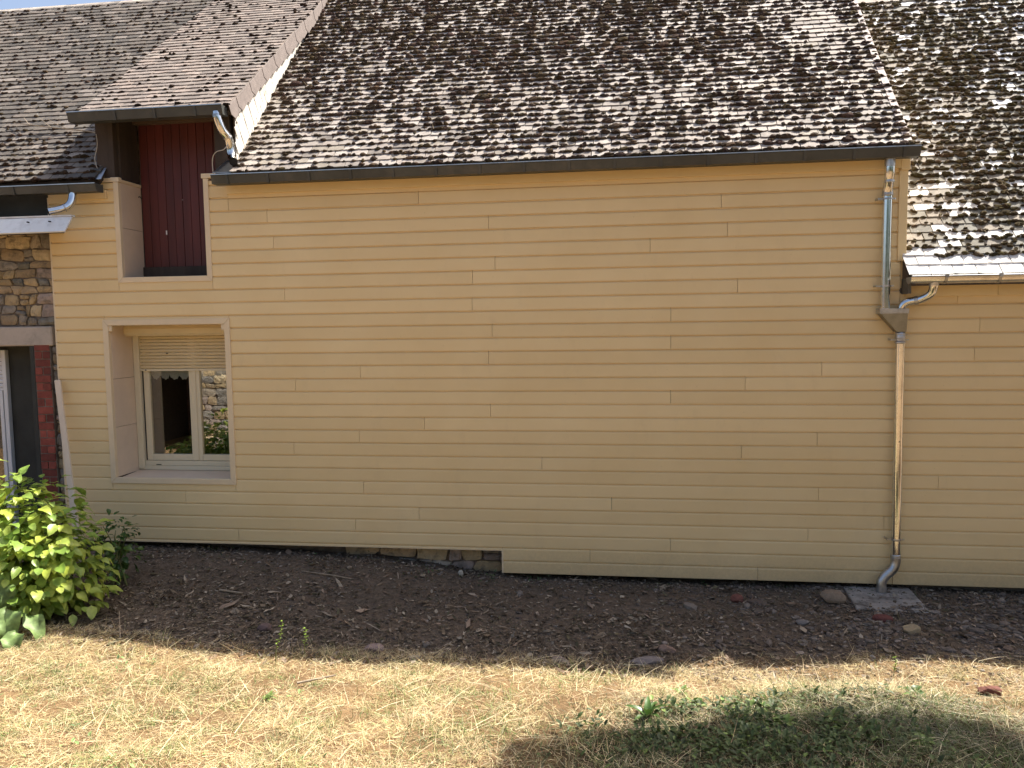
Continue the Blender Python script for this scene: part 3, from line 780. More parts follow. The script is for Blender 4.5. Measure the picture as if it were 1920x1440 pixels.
MB().box(-4.15, -4.083, .375, .43, .968, 2.479).obj('guide_rail', MAT['pvc'], wn, .002)
zs = np.linspace(2.108, 2.479, 11)
for a, b in zip(zs, zs[1:]):
    h = b-a
    MB().prism([(.404, a+.0015), (.394, a+h*.3), (.394, a+h*.7), (.404, b-.0015), (.412, b-.0015), (.412, a+.0015)], -5.334, -4.152).obj('shutter_slat', MAT['shutter'], wn)
MB().box(-5.334, -4.152, .388, .414, 2.082, 2.1065).obj('shutter_end_bar', MAT['pvc'], wn, .002)
for x, z in ((-5.265, 2.094), (-5.0, 2.28)):
    MB().box(x-.007, x+.007, .383, .396, z-.006, z+.006).obj('screw', MAT['black'], wn)
MB().box(-5.404, -4.083, .386, .47, .952, .9995).obj('frame_rail', MAT['pvc'], wn, .003)
MB().box(-5.335, -4.152, .398, .47, 1.001, 1.055).obj('frame_rail', MAT['pvc'], wn, .003)
def sash(x0, x1, sl_, sr_):
    z0, z1 = 1.058, 2.50; b = .070
    MB().box(x0, x0+sl_, .412, .462, z0, z1).obj('sash_stile', MAT['pvc'], wn, .004)
    MB().box(x1-sr_, x1, .412, .462, z0, z1).obj('sash_stile', MAT['pvc'], wn, .004)
    MB().box(x0+sl_+.0005, x1-sr_-.0005, .413, .462, z0, z0+b).obj('sash_rail', MAT['pvc'], wn, .004)
    MB().box(x0+sl_+.001, x1-sr_-.001, .436, .440, z0+b+.001, z1).obj('pane', MAT['glass'], wn)
MB().box(-5.332, -5.318, .42, .46, 1.06, 2.47).obj('gasket', MAT['black'], wn)
sash(-5.316, -4.705, .066, .060); sash(-4.699, -4.16, .062, .07)
MB().box(-4.725, -4.680, .404, .4115, 1.065, 2.47).obj('meeting_strip', MAT['pvc'], wn, .003)
for x in (-5.17, -4.71): MB().box(x-.03, x+.03, .392, .3975, 1.006, 1.014).obj('drain_cap', MAT['black'] if x < -5 else MAT['pvc'], wn)
# lace valance with scallops
V = []; Fq = []; nx = 96
for i in range(nx+1):
    x = -5.26+(1.15)*i/nx; s = abs(math.sin(i/nx*math.pi*10)); zb = 2.035-.055*s**.7+.008*math.sin(i*2.1); y = .478+.008*math.sin(i*.55)
    V += [(x, y, zb), (x, y, 2.30)]
for i in range(nx): Fq.append((2*i, 2*i+2, 2*i+3, 2*i+1))
link('lace_valance', npmesh('lace_valance', V, Fq, MAT['lace']), wn)
V = []; Fq = []
for i in range(41):
    x = -4.98+.22*i/40; y = .72+.025*math.sin(i*.9)
    V += [(x, y, .9), (x, y, 2.4)]
for i in range(40): Fq.append((2*i, 2*i+2, 2*i+3, 2*i+1))
link('curtain', npmesh('curtain', V, Fq, MAT['drape']), wn)
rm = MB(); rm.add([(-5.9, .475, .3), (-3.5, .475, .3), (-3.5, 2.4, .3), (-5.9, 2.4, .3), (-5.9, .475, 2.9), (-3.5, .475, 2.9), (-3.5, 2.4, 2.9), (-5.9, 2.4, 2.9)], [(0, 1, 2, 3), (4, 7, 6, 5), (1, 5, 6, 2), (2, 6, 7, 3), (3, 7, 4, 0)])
rm.obj('room_interior', MAT['black'], wn)  # walls painted black for the darkness of the unlit room
# dark closers behind boarding
bl = MB(); bl.box(-6.0, -5.43, .205, .5, .3, 3.0); bl.box(-4.065, -3.4, .205, .5, .3, 3.0); bl.box(-5.43, -4.065, .44, .5, 2.55, 3.05); bl.box(-5.43, -4.065, .44, .5, .3, .93)
bl.box(-6.0, -3.4, .44, .5, 3.05, 4.15); bl.box(-5.36, -3.95, .44, .5, 4.15, 5.1); bl.box(-5.43, -5.217, .205, .44, 3.0, 4.05); bl.box(-4.232, -3.95, .205, .44, 3.0, 4.05); bl.box(-5.9, -3.5, .205, .5, 2.9, 3.08)
bl.obj('inner_masonry', MAT['mortar'], house)

# ------------------------------------------------------------------ stone house (left)
sw = empty('wall', (-7.3, .1, 0), stonehouse)
MB().box(-9.5, -6.045, .05, .3, 2.60, 4.05).obj('mortar_bed', MAT['mortar'], sw)
stones(-8.6, -6.046, 2.615, 3.66, .045, sw, .075, .145, .10, .30, seed=12)
stones(-6.135, -6.048, -.1, 2.38, .05, sw, .06, .14, .06, .09, seed=14, tint=.8)
MB().box(-6.14, -6.045, .055, .3, -.3, 2.605).obj('mortar_bed', MAT['mortar'], sw)
MB().box(-9.5, -6.10, -.005, .30, 2.39, 2.603).obj('lintel', MAT['concrete'], stonehouse, .012)
MB().box(-9.5, -6.0, .02, .3, 3.665, 4.1).obj('eave_shade_wall', MAT['shade_concrete'], stonehouse)  # shade under the eave put into the wall colour
br = random.Random(3); z = -.2; k = 0
while z < 2.37:
    h = .078
    cuts = [(-6.325, -6.142)] if k % 2 else [(-6.325, -6.240), (-6.232, -6.142)]
    for a, b in cuts: MB().box(a+br.uniform(0, .004), b-br.uniform(0, .004), .0+br.uniform(-.006, .006), .12, z, z+h).obj('brick', MAT['brick'], sw, .003)
    z += h+.0095; k += 1
MB().box(-6.33, -6.138, .008, .3, -.3, 2.388).obj('mortar_bed', MAT['mortar'], sw)
MB().box(-6.385, -6.331, .004, .34, -.3, 2.388).obj('jamb', MAT['shade_concrete'], stonehouse, .006)
MB().box(-9.0, -6.386, .36, .40, -.3, 2.9).obj('recess_back', MAT['shade_concrete'], stonehouse)  # recess shade under the lintel painted as dark colour
MB().box(-9.5, -6.386, .302, .36, 2.38, 2.7).obj('recess_head', MAT['shade_concrete'], stonehouse)
sw2 = empty('window', (-7.4, .3, .9), stonehouse)
MB().box(-6.995, -6.945, .30, .355, .2, 2.34).obj('frame_stile', MAT['white'], sw2, .004)
MB().box(-8.2, -6.996, .30, .355, 2.26, 2.34).obj('frame_head', MAT['white'], sw2, .004)
zs = np.linspace(1.90, 2.258, 8)
for a, b in zip(zs, zs[1:]): MB().prism([(.345, a+.002), (.335, (a+b)/2), (.345, b-.002), (.352, b-.002), (.352, a+.002)], -8.15, -7.0).obj('shutter_slat', MAT['white'], sw2)
MB().box(-8.15, -6.998, .33, .353, 1.872, 1.8985).obj('shutter_end_bar', MAT['white'], sw2)
MB().box(-7.075, -7.03, .325, .353, .2, 1.87).obj('sash_stile', MAT['white'], sw2, .004)
MB().box(-8.15, -7.076, .342, .346, .2, 1.87).obj('pane', MAT['glass'], sw2)
cn = tag(link('canopy', MB().poly([(-9.6, -.585, 3.535), (-5.43, -.585, 3.545), (-5.43, -.462, 3.705), (-9.6, -.462, 3.70)], (0, .012, -.012)).mesh('canopy', MAT['zincwhite'], .002), stonehouse), 'pale sheet metal canopy strip, half in sun')
MB().box(-9.6, -5.44, -.461, -.40, 3.708, 3.724).obj('canopy_top', MAT['zincwhite'], stonehouse)
MB().box(-9.6, -5.86, -.40, .02, 3.60, 3.68).obj('canopy_timber', MAT['darkwood'], stonehouse)
for x in (-5.62, -5.86): MB().box(x-.007, x+.007, -.55, -.525, 3.645, 3.657).obj('screw', MAT['black'], stonehouse)

# ------------------------------------------------------------------ gutters
def box_gutter(name, x0, x1, yb, yf, zt, h, joint, mat, label, offs=.12):
    t = tag(empty(name, ((x0+x1)/2, yf, zt-h)), label, 'gutter')
    g = MB()
    g.prism([(yf, zt), (yf-.006, zt+.002), (yf-.008, zt-.006), (yf-.002, zt-.012), (yf+.022, zt-h), (yb, zt-h), (yb, zt-h+.003), (yf+.025, zt-h+.003), (yf+.003, zt-.011)], x0, x1)
    g.prism([(yb-.003, zt-h+.003), (yb-.003, zt+.005), (yb, zt+.005), (yb, zt-h+.003)], x0, x1)
    g.obj('trough', mat, t)
    for x in (x0, x1): MB().prism([(yf, zt-.001), (yf+.022, zt-h+.001), (yb-.004, zt-h+.001), (yb-.004, zt-.001)], x-.002, x+.002).obj('end_cap', mat, t)
    MB().prism([(yf-.009, zt-.004), (yf-.009, zt+.005), (yf+.002, zt+.0045), (yf+.002, zt-.0025)], x0, x1).obj('front_bead', MAT['galv_old'], t)
    x = x0+offs
    while x < x1-.03:
        MB().prism([(yf-.012, zt-.004), (yf+.010, zt-h-.008), (yf+.03, zt-h-.008), (yf+.03, zt-h+.002), (yf+.024, zt-h+.001), (yf+.001, zt-.011)], x-.014, x+.014).obj('gutter_joint', mat, t, .001)
        MB().box(x-.002, x+.003, yf-.0055, yb-.004, zt-.012, zt-.004).obj('gutter_strap', mat, t)
        x += joint
    return t
box_gutter('gutter', -4.03, 2.725, -.135, -.262, 4.102, .088, .43, MAT['darkzinc'], 'long dark zinc gutter under the edge of the mossy central roof', .17)
box_gutter('gutter', -11.5, -5.30, -.135, -.262, 4.068, .080, .62, MAT['darkzinc'], 'dark gutter along the left roof eave above the pale canopy', .3)
box_gutter('gutter', -5.50, -3.835, -.235, -.36, 4.762, .092, .43, MAT['darkzinc'], 'short dark gutter over the red loft door', .52)
# half-round galvanised gutter of the annexe
t = tag(empty('gutter', (4.5, -.3, 2.9)), 'shiny half-round galvanised gutter under the new white tiles', 'gutter')
n = 10; yc, zc, rr = -.255, 2.935, .062
prof = [(yc-rr*math.cos(a), zc-rr*math.sin(a)) for a in np.linspace(0, math.pi, n)]
prof += [(yc-(rr-.003)*math.cos(a), zc-(rr-.003)*math.sin(a)) for a in np.linspace(math.pi, 0, n)]
MB().prism(prof, 2.655, 7.0).obj('trough', MAT['galv'], t)
tube([(2.655, yc-rr-.004, zc+.003), (7.0, yc-rr-.004, zc+.003)], .008, 8).obj('front_bead', MAT['galv_old'], t)
MB().prism(prof[:n], 2.650, 2.6545).obj('end_cap', MAT['galv_old'], t)
for x in (2.95, 3.40, 3.82, 4.25, 4.7, 5.2):
    p2 = [(yc-(rr+.001)*math.cos(a), zc-(rr+.001)*math.sin(a)) for a in np.linspace(0, math.pi, n)]
    p2 += [(yc-(rr+.005)*math.cos(a), zc-(rr+.005)*math.sin(a)) for a in np.linspace(math.pi, 0, n)]
    MB().prism(p2, x-.012, x+.012).obj('bracket', MAT['galv_old'], t)
    MB().box(x-.014, x+.014, yc-rr-.016, yc-rr-.004, zc-.012, zc+.018).obj('bracket_clip', MAT['galv_old'], t)
MB().box(2.672, 2.70, -.185, -.02, 2.79, 2.93).obj('gutter_stop_plate', MAT['darkzinc'], t)

# ------------------------------------------------------------------ downpipes
def ring(x, y, z, r, h, parent, name='collar', mat='galv_old'):
    tube([(x, y, z-h/2), (x, y, z-h/4), (x, y, z+h/4), (x, y, z+h/2)], [r*.985, r, r, r*.985], 20).obj(name, MAT[mat], parent, smooth=False)
def bracket(x, y, z, r, parent):
    b = MB(); s = tube([(x, y, z-.008), (x, y, z+.008)], r+.005, 20); b.add(s.v, s.f)
    b.box(x-r-.045, x-r, y-.010, y+.0, z-.006, z+.006); b.box(x+r, x+r+.030, y-.010, y+.0, z-.006, z+.006)
    b.box(x-r-.045, x-r-.036, y-.014, y+.07, z-.009, z+.009)
    b.obj('bracket', MAT['galv_old'], parent, .001)
YP = -.095
t = tag(empty('downpipe', (2.5, YP, -.04)), 'tall galvanised downpipe with hopper running down the wall corner', 'downpipe')
pt_ = smooth_path([(2.495, -.16, 4.03), (2.495, -.16, 3.93), (2.497, -.15, 3.86), (2.501, -.11, 3.77), (2.503, YP, 3.70), (2.503, YP, 3.66)], 5)
tube(pt_, .043, 20, cap=False).obj('top_elbow', MAT['galv'], t, smooth=True)
ring(2.495, -.16, 3.99, .046, .09, t); ring(2.498, -.145, 3.815, .0445, .02, t); ring(2.503, YP, 3.72, .0465, .05, t); ring(2.503, YP, 3.70, .050, .008, t, 'seam')
tube([(2.503, YP, 3.70), (2.503, YP, 3.1), (2.506, YP, 2.62)], .0415, 24, cap=False).obj('upper_pipe', MAT['galv'], t, smooth=True)
bracket(2.503, YP, 3.665, .042, t); bracket(2.504, YP, 2.865, .042, t)
# hopper: box tapering to the right-hand neck
h = MB()
z1, z0 = 2.612, 2.44
top = [(2.452, YP-.055), (2.690, YP-.055), (2.690, YP+.055), (2.452, YP+.055)]; bot = [(2.600, YP-.045), (2.685, YP-.045), (2.685, YP+.045), (2.600, YP+.045)]
h.add([(x, y, z1) for x, y in top]+[(x, y, z0) for x, y in bot], [(0, 1, 5, 4), (1, 2, 6, 5), (2, 3, 7, 6), (3, 0, 4, 7), (4, 5, 6, 7)])
h.obj('hopper', pm('dark_galvanised_steel', (.24, .25, .24), .3, metal=1, var=.2, scale=12, bs=.05), t)
hr = MB(); hr.box(2.444, 2.698, YP-.062, YP-.055, z1-.002, z1+.045); hr.box(2.444, 2.698, YP+.055, YP+.062, z1-.002, z1+.045); hr.box(2.444, 2.451, YP-.055, YP+.055, z1-.002, z1+.045); hr.box(2.691, 2.698, YP-.055, YP+.055, z1-.002, z1+.045)
hr.obj('hopper_rim', MAT['galv_old'], t, .001)
tube([(2.646, YP, 2.455), (2.648, YP, 2.33)], .0425, 20).obj('neck', MAT['galv_old'], t, smooth=True)
for z in (2.42, 2.385, 2.34): ring(2.647, YP, z, .0475, .012, t, 'seam')
bracket(2.648, YP, 2.365, .043, t)
tube([(2.648, YP, 2.36), (2.652, YP, 1.3), (2.658, YP, .30)], .0415, 24, cap=False).obj('lower_pipe', MAT['galv'], t, smooth=True)
bracket(2.657, YP, .465, .042, t)
tube(smooth_path([(2.658, YP, .32), (2.658, YP, .245), (2.635, YP-.005, .18), (2.575, YP-.01, .12), (2.535, YP-.015, .06), (2.53, YP-.02, .0), (2.53, YP-.02, -.075)], 5), .0445, 20).obj('shoe', MAT['galv_old'], t, smooth=True)
ring(2.658, YP, .29, .0475, .012, t, 'seam'); ring(2.53, YP-.02, -.02, .0475, .05, t)
MB().box(2.645, 2.655, YP-.0455, YP-.041, 1.405, 1.415).obj('rivet', MAT['darkzinc'], t)
s1 = tube([(2.59, YP-.008, .128), (2.607, YP-.007, .152)], .047, 20); s1.obj('seam', MAT['galv_old'], t)

t = tag(empty('downpipe', (2.8, -.15, 2.8)), 'short curved galvanised spout from the annexe gutter into the hopper', 'downpipe')
tube(smooth_path([(2.868, -.255, 2.885), (2.868, -.245, 2.84), (2.855, -.215, 2.78), (2.79, -.16, 2.735), (2.70, -.115, 2.715), (2.655, YP-.005, 2.68), (2.648, YP, 2.60)], 5), .037, 20, cap=False).obj('swan_neck', MAT['galv'], t, smooth=True)
tube([(2.868, -.255, 2.90), (2.868, -.25, 2.86)], .041, 20).obj('outlet', MAT['galv_old'], t)
tube([(2.775, -.150, 2.730), (2.745, -.138, 2.724)], .0405, 20).obj('seam', MAT['galv_old'], t)

t = tag(empty('downpipe', (-3.95, -.3, 4.3)), 'shiny swan-neck pipe dropping from the dormer gutter onto the central roof', 'downpipe')
tube(smooth_path([(-3.905, -.315, 4.70), (-3.90, -.315, 4.64), (-3.875, -.28, 4.53), (-3.845, -.22, 4.46), (-3.84, -.19, 4.36), (-3.825, -.20, 4.285), (-3.79, -.25, 4.235), (-3.765, -.29, 4.215)], 5), .042, 20, cap=False).obj('swan_neck', MAT['galv'], t, smooth=True)
tube([(-3.905, -.315, 4.675), (-3.905, -.315, 4.65)], .045, 20).obj('seam', MAT['galv_old'], t)
tube([(-3.853, -.235, 4.478), (-3.848, -.225, 4.463)], .0455, 20).obj('seam', MAT['galv_old'], t)
tube([(-3.769, -.283, 4.219), (-3.768, -.285, 4.218)], .040, 20).obj('dark_mouth', MAT['black'], t)

t = tag(empty('downpipe', (-5.6, -.25, 3.9)), 'galvanised elbow spout under the left gutter pouring onto the pale canopy', 'downpipe')
tube(smooth_path([(-5.60, -.20, 4.0), (-5.60, -.205, 3.95), (-5.605, -.225, 3.89), (-5.63, -.26, 3.835), (-5.68, -.31, 3.80), (-5.755, -.37, 3.772)], 5), .040, 20, cap=False).obj('elbow', MAT['galv'], t, smooth=True)
tube([(-5.640, -.272, 3.826), (-5.650, -.280, 3.821)], .044, 20).obj('seam', MAT['galv_old'], t)
tube([(-5.753, -.367, 3.7735), (-5.757, -.372, 3.771)], .038, 20).obj('dark_mouth', MAT['black'], t)

# ------------------------------------------------------------------ small things on the building
tag(link('cable', tube(smooth_path([(-4.055, -.15, 4.10), (-4.06, -.16, 4.2), (-4.03, -.20, 4.29), (-3.96, -.25, 4.33), (-3.88, -.26, 4.345), (-3.84, -.24, 4.40)], 6), .0045, 6).mesh('cable', MAT['cable'])), 'thin pale cable looped from the trim to the dormer pipe', 'cable')
tag(link('cable', tube(smooth_path([(-5.42, -.03, 4.62), (-5.40, -.05, 4.5), (-5.43, -.06, 4.35), (-5.40, -.05, 4.22), (-5.395, -.04, 4.13)], 6), .004, 6).mesh('cable', MAT['cable'])), 'thin cable hanging down the dark left dormer post', 'cable')
A0 = axes(a45)
def on_roof(x, v, n): return tuple(np.array([x, EY, EZ])+A0 @ np.array([0, v, n]))
tb = MB()
def addt(pts, rads): s = tube(smooth_path(pts, 4), [rads[0]+(rads[1]-rads[0])*i/((len(pts)-1)*4) for i in range((len(pts)-1)*4+1)], 6); tb.add(s.v, s.f)
addt([on_roof(-6.90, 1.13, .05), on_roof(-6.63, 1.02, .08), on_roof(-6.34, .97, .06), on_roof(-5.98, .90, .05), on_roof(-5.72, .82, .05), on_roof(-5.50, .62, .06)], (.004, .010))
addt([on_roof(-6.63, 1.02, .08), on_roof(-6.8, 1.2, .07)], (.006, .002)); addt([on_roof(-6.34, .97, .06), on_roof(-6.55, 1.13, .09)], (.005, .002)); addt([on_roof(-6.1, .92, .05), on_roof(-6.3, 1.0, .10), on_roof(-6.42, 1.09, .1)], (.005, .002))
tag(tb.obj('fallen_branch', MAT['twig']), 'bare grey branch lying on the left roof beside the dormer', 'branch')
t = tag(link('leaning_board', MB().poly([(-6.04, -.06, 2.02), (-5.975, -.06, 2.02), (-5.55, -.42, .02), (-5.62, -.42, .02)], (0, -.022, -.004)).mesh('leaning_board', MAT['plank'], .002)), 'narrow cream board leaning against the corner of the stone wall', 'board')

# ------------------------------------------------------------------ rocks and ground objects
def rock(name, x, y, size, col, label, cat, seed, sink=.3, mat=None, boxy=0.):
    r = np.random.default_rng(seed); V, F = ico(3)
    V = V.copy()
    if boxy: V = np.sign(V)*np.abs(V)**(1-boxy); 
    for _ in range(5):
        nrm = r.normal(size=3); nrm /= np.linalg.norm(nrm); d = r.uniform(.62, .85); s = V @ nrm
        V = V-np.maximum(0, s-d)[:, None]*nrm
    V *= 1+.05*(r.random((len(V), 1))-.5)
    V = V*np.array(size)/2
    a = r.uniform(-.5, .5); c, s = math.cos(a), math.sin(a); V = V @ np.array([[c, s, 0], [-s, c, 0], [0, 0, 1]])
    z = float(zg(x, y))+size[2]*(.5-sink)
    o = link(name, npmesh(name, V, F, mat or MAT['pebble'], np.tile(np.array(col), (len(V), 1))), None, (x, y, z))
    return tag(o, label, cat)
rock('stone', 2.02, -.36, (.24, .17, .15), (.30, .22, .15), 'large tan stone beside the paving slab at the pipe foot', 'stone', 1, .25)
rock('brick_lump', 1.14, -.45, (.13, .11, .10), (.20, .075, .055), 'weathered red brick lump close under the boarded wall', 'brick', 2, .25)
rock('brick_lump', 2.32, -.80, (.17, .10, .07), (.17, .055, .045), 'dark red brick piece just below the paving slab', 'brick', 3, .3, boxy=.3)
rock('stone', 2.46, -1.04, (.17, .10, .09), (.36, .28, .17), 'pale tan block shaped stone below the paving slab', 'stone', 4, .3, boxy=.45)
rock('stone', -2.00, -1.66, (.17, .12, .11), (.30, .22, .20), 'pinkish stone at the shade edge near the thin weed', 'stone', 5, .3, boxy=.3)
rock('brick_lump', 2.52, -2.28, (.14, .09, .08), (.17, .06, .042), 'brown brick piece lying alone in the sunlit straw', 'brick', 6, .2, boxy=.55)
rock('stone', .25, -1.62, (.30, .14, .06), (.21, .18, .17), 'flat grey stone at the end of the dark soil', 'stone', 7, .35)
rock('stone', -.44, -1.75, (.15, .12, .08), (.27, .21, .17), 'rounded beige stone half buried by the straw edge', 'stone', 8, .4)
rock('stone', -3.08, -1.42, (.13, .10, .08), (.15, .10, .09), 'dark reddish stone in the leaf litter by the weed stems', 'stone', 9, .35)
rock('stone', -1.57, -.12, (.06, .04, .09), (.50, .46, .38), 'small upright white stone chip near the step in the boarding', 'stone', 10, .2)
rock('stone', 1.62, -.92, (.13, .09, .06), (.22, .19, .17), 'flat grey shard in the gravel left of the slab', 'stone', 12, .3)
rock('stone', .42, -1.45, (.16, .10, .08), (.25, .17, .13), 'brownish stone touching the flat grey stone', 'stone', 13, .4)
r = random.Random(4)
def quadslab():
    z = float(zg(2.5, -.3))
    P = [(2.22, .02), (2.83, .03), (2.79, -.62), (2.17, -.58)]
    m = MB(); m.poly([(x, y, -.045) for x, y in P], (0, 0, -.045)); return m
tag(link('paving_slab', quadslab().mesh('paving_slab', MAT['slab'], .006)), 'cracked grey paving slab under the foot of the tall downpipe', 'slab')
tag(link('wood_stick', tube([(-2.22, -2.72, float(zg(-2.22, -2.72))+.03), (-1.98, -2.60, float(zg(-1.98, -2.60))+.05)], [.009, .006], 7).mesh('wood_stick', MAT['twig'])), 'short pale stick lying on the sunlit dry grass', 'stick')
tag(link('wood_stick', tube([(-3.80, -.86, float(zg(-3.8, -.86))+.015), (-3.55, -.90, float(zg(-3.55, -.9))+.02)], [.011, .009], 7).mesh('wood_stick', MAT['twig'])), 'thick brown stick lying on the dark soil below the window', 'stick')
tag(link('wood_stick', tube([(-3.15, -.42, float(zg(-3.15, -.42))+.012), (-2.8, -.46, float(zg(-2.8, -.46))+.02), (-2.6, -.50, float(zg(-2.6, -.5))+.012)], [.005, .007, .005], 6).mesh('wood_stick', MAT['twig'])), 'long thin stick on bare soil under the left boarding', 'stick')
tag(link('wood_stick', tube([(-4.05, -2.02, float(zg(-4.05, -2.02))), (-4.13, -1.90, float(zg(-4.1, -1.9))+.20)], [.006, .003], 6).mesh('wood_stick', MAT['twig'])), 'upright broken dry stalk at the shade edge near the bush', 'stick')

# ---- litter, gravel
def camvis(x, y): return np.abs(x-(-.3*(y+7.7)*0)) < 100
def scatter(n, xr, yr, f, seed):
    r = np.random.default_rng(seed); x = r.uniform(*xr, n); y = r.uniform(*yr, n); k = f(x, y) > r.random(n); return x[k], y[k]
def leafbits(n, xr, yr, f, seed, size, pal, name, label, cat):
    r = np.random.default_rng(seed); x, y = scatter(n, xr, yr, f, seed); n = len(x)
    T = np.array([(-1, 0, 0), (-.35, -.55, .12), (.45, -.5, .1), (1, 0, .25), (.4, .5, .05), (-.4, .45, .15)])
    F = np.array([(0, 1, 4, 5), (1, 2, 3, 4)])
    P = np.stack([x, y, zg(x, y)+r.uniform(.002, .02, n)], -1)
    s = size*r.lognormal(0, .5, n); el = r.lognormal(0, .35, n)
    A = rotz(r.uniform(0, 6.28, n)) @ rotx(r.normal(0, .45, n)) @ rotz(r.uniform(0, 6.28, n))
    A = A*np.stack([s*el, s/el*r.uniform(.4, 1, n), s*r.uniform(.5, 2, n)], -1)[:, None, :]
    pal = np.array(pal); cc = pal[r.integers(0, len(pal), n)]*r.uniform(.6, 1.3, (n, 1))
    V, Fq, c = batch(T, F, P, A, cc)
    tag(link(name, npmesh(name, V, Fq, MAT['litter'], c)), label, cat, kind='stuff')
def f_litter(x, y):
    band = .40+.60*ss(-.55, -1.0, y)*ss(1.6, .2, x)+.35*ss(-.45, -.1, y)
    patch = ss(.30, .55, n2(x*.5+2, y*.9))*.6+.4
    return np.clip(band*patch, 0, 1)*ss(-2.3, -1.8, y)
leafbits(48000, (-5.6, 4.2), (-2.3, .12), f_litter, 31, .0125, [(.20, .15, .10), (.30, .235, .165), (.12, .09, .06), (.42, .35, .26), (.09, .065, .045), (.24, .18, .12), (.14, .12, .07)], 'leaf_litter', 'dead brown leaves and chips strewn over the shaded soil', 'leaf litter')
leafbits(1500, (-5.2, 4.0), (-2.2, .1), lambda x, y: .7+0*x, 32, .021, [(.42, .34, .25), (.34, .25, .18), (.27, .19, .13)], 'leaf_litter', 'larger pale curled leaves scattered over the shaded soil', 'leaf litter')
def pebbles(n, xr, yr, f, seed, size, pal, label, sub=1):
    r = np.random.default_rng(seed); x, y = scatter(n, xr, yr, f, seed); n = len(x)
    V0, F0 = ico(sub); parts = []
    w_ = r.integers(0, 8, n)
    s = size*r.lognormal(0, .5, n); s = np.minimum(s, .055)
    P = np.stack([x, y, zg(x, y)+s*.15], -1)
    pal = np.array(pal)
    for q in range(8):
        m = w_ == q; k = m.sum()
        if not k: continue
        T = V0*(1+.5*(r.random((len(V0), 1))-.5))
        A = rotz(r.uniform(0, 6.28, k))*np.stack([s[m]*r.uniform(.8, 1.6, k), s[m]*r.uniform(.6, 1.1, k), s[m]*r.uniform(.4, .8, k)], -1)[:, None, :]
        parts.append(batch(T, F0, P[m], A, pal[r.integers(0, len(pal), k)]*r.uniform(.7, 1.25, (k, 1))))
    V, F, c = merge(parts)
    tag(link('gravel', npmesh('gravel', V, F, MAT['pebble'], c)), label, 'gravel', kind='stuff')
grey = [(.15, .12, .10), (.20, .165, .135), (.11, .085, .07), (.25, .205, .17), (.15, .105, .08), (.18, .14, .11), (.13, .10, .08)]
pebbles(9000, (-.2, 4.3), (-1.75, .12), lambda x, y: ss(.2, 1.6, x)*ss(-1.75, -1.1, y)*(.15+.85*ss(.35, .7, n2(x, y))), 33, .0125, grey, 'broken grey stones and grit on the soil below the right wall')
pebbles(9000, (-5.6, 4.3), (-2.1, .15), lambda x, y: .25+.75*ss(-.4, .05, y), 34, .009, grey+[(.34, .29, .24), (.28, .23, .17)], 'small pebbles in the bare soil along the wall foot')

# ---- dry grass
def grassfield(n, xr, yr, f, seed, Lr, wr, elr, pal, name, label, bend=(.0, .5), azm=None, zoff=0.):
    r = np.random.default_rng(seed); x, y = scatter(n, xr, yr, f, seed); n = len(x)
    P = np.stack([x, y, zg(x, y)-.004+zoff*r.random(n)], -1); pal = np.array(pal)
    kk = np.clip(n1(x*3+5, y*3)*.6+.4*r.random(n), 0, .999)
    cc = pal[(kk*len(pal)).astype(int)]*r.uniform(.7, 1.25, (n, 1))
    az = r.uniform(0, 6.283, n) if azm is None else r.normal(azm[0], azm[1], n)
    V, F, c = ribbons(P, az, r.uniform(*elr, n), r.uniform(*Lr, n), r.uniform(*wr, n), cc, r.uniform(*bend, n), seed)
    tag(link(name, npmesh(name, V, F, MAT['grass'], c)), label, 'grass', kind='stuff')
straw_pal = [(.44, .25, .14), (.58, .44, .23), (.50, .36, .19), (.68, .58, .33), (.60, .50, .24), (.38, .22, .12), (.72, .62, .38), (.46, .42, .19)]
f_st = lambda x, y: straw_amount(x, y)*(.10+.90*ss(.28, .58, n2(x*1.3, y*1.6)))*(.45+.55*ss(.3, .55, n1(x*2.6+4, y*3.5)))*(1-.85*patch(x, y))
XR, YR = (-5.6, 4.4), (-4.7, -1.35)
grassfield(230000, XR, YR, f_st, 41, (.03, .12), (.0018, .0036), (-.05, .55), straw_pal, 'dry_grass', 'short mown dry yellow grass in full sun across the foreground', (-.1, .6), None, .015)
grassfield(26000, XR, YR, lambda x, y: straw_amount(x, y)*ss(.42, .7, n2(x*.9+4, y*.9)), 42, (.05, .13), (.002, .004), (.2, 1.1), straw_pal[1:4]+[(.50, .50, .20)], 'dry_grass', 'longer straw tufts standing out of the mown dry grass', (.1, .7))
grassfield(9000, XR, (-2.3, -1.55), lambda x, y: np.exp(-((y+1.86+.1*(n2(x, y)-.5))/.10)**2)*ss(.45, .6, n2(x*1.5, 0*y)), 43, (.08, .20), (.002, .0035), (.5, 1.35), straw_pal[:4], 'dry_grass', 'taller straw stalks standing along the edge of the shaded soil', (.1, .5))
gpal = [(.14, .20, .05), (.20, .26, .07), (.10, .15, .04), (.30, .31, .11)]
f_gr = lambda x, y: straw_amount(x, y)*(ss(.45, .68, n2(x*1.0+8, y*1.2))*.85+.10)*(.4+.6*ss(-1.9, -2.6, y))
grassfield(62000, XR, YR, f_gr, 44, (.04, .11), (.0025, .005), (.3, 1.2), gpal, 'green_grass', 'green grass patches coming through the dry lawn')
def f_fore(x, y): return np.clip(.8*patch(x, y)+np.exp(-(((x-.85)/.85)**2+((y+3.35)/.38)**2))*1.0+.7*np.exp(-(((x-2.0)/.6)**2+((y+3.15)/.36)**2)), 0, 1)*(.4+.6*n2(x, y))
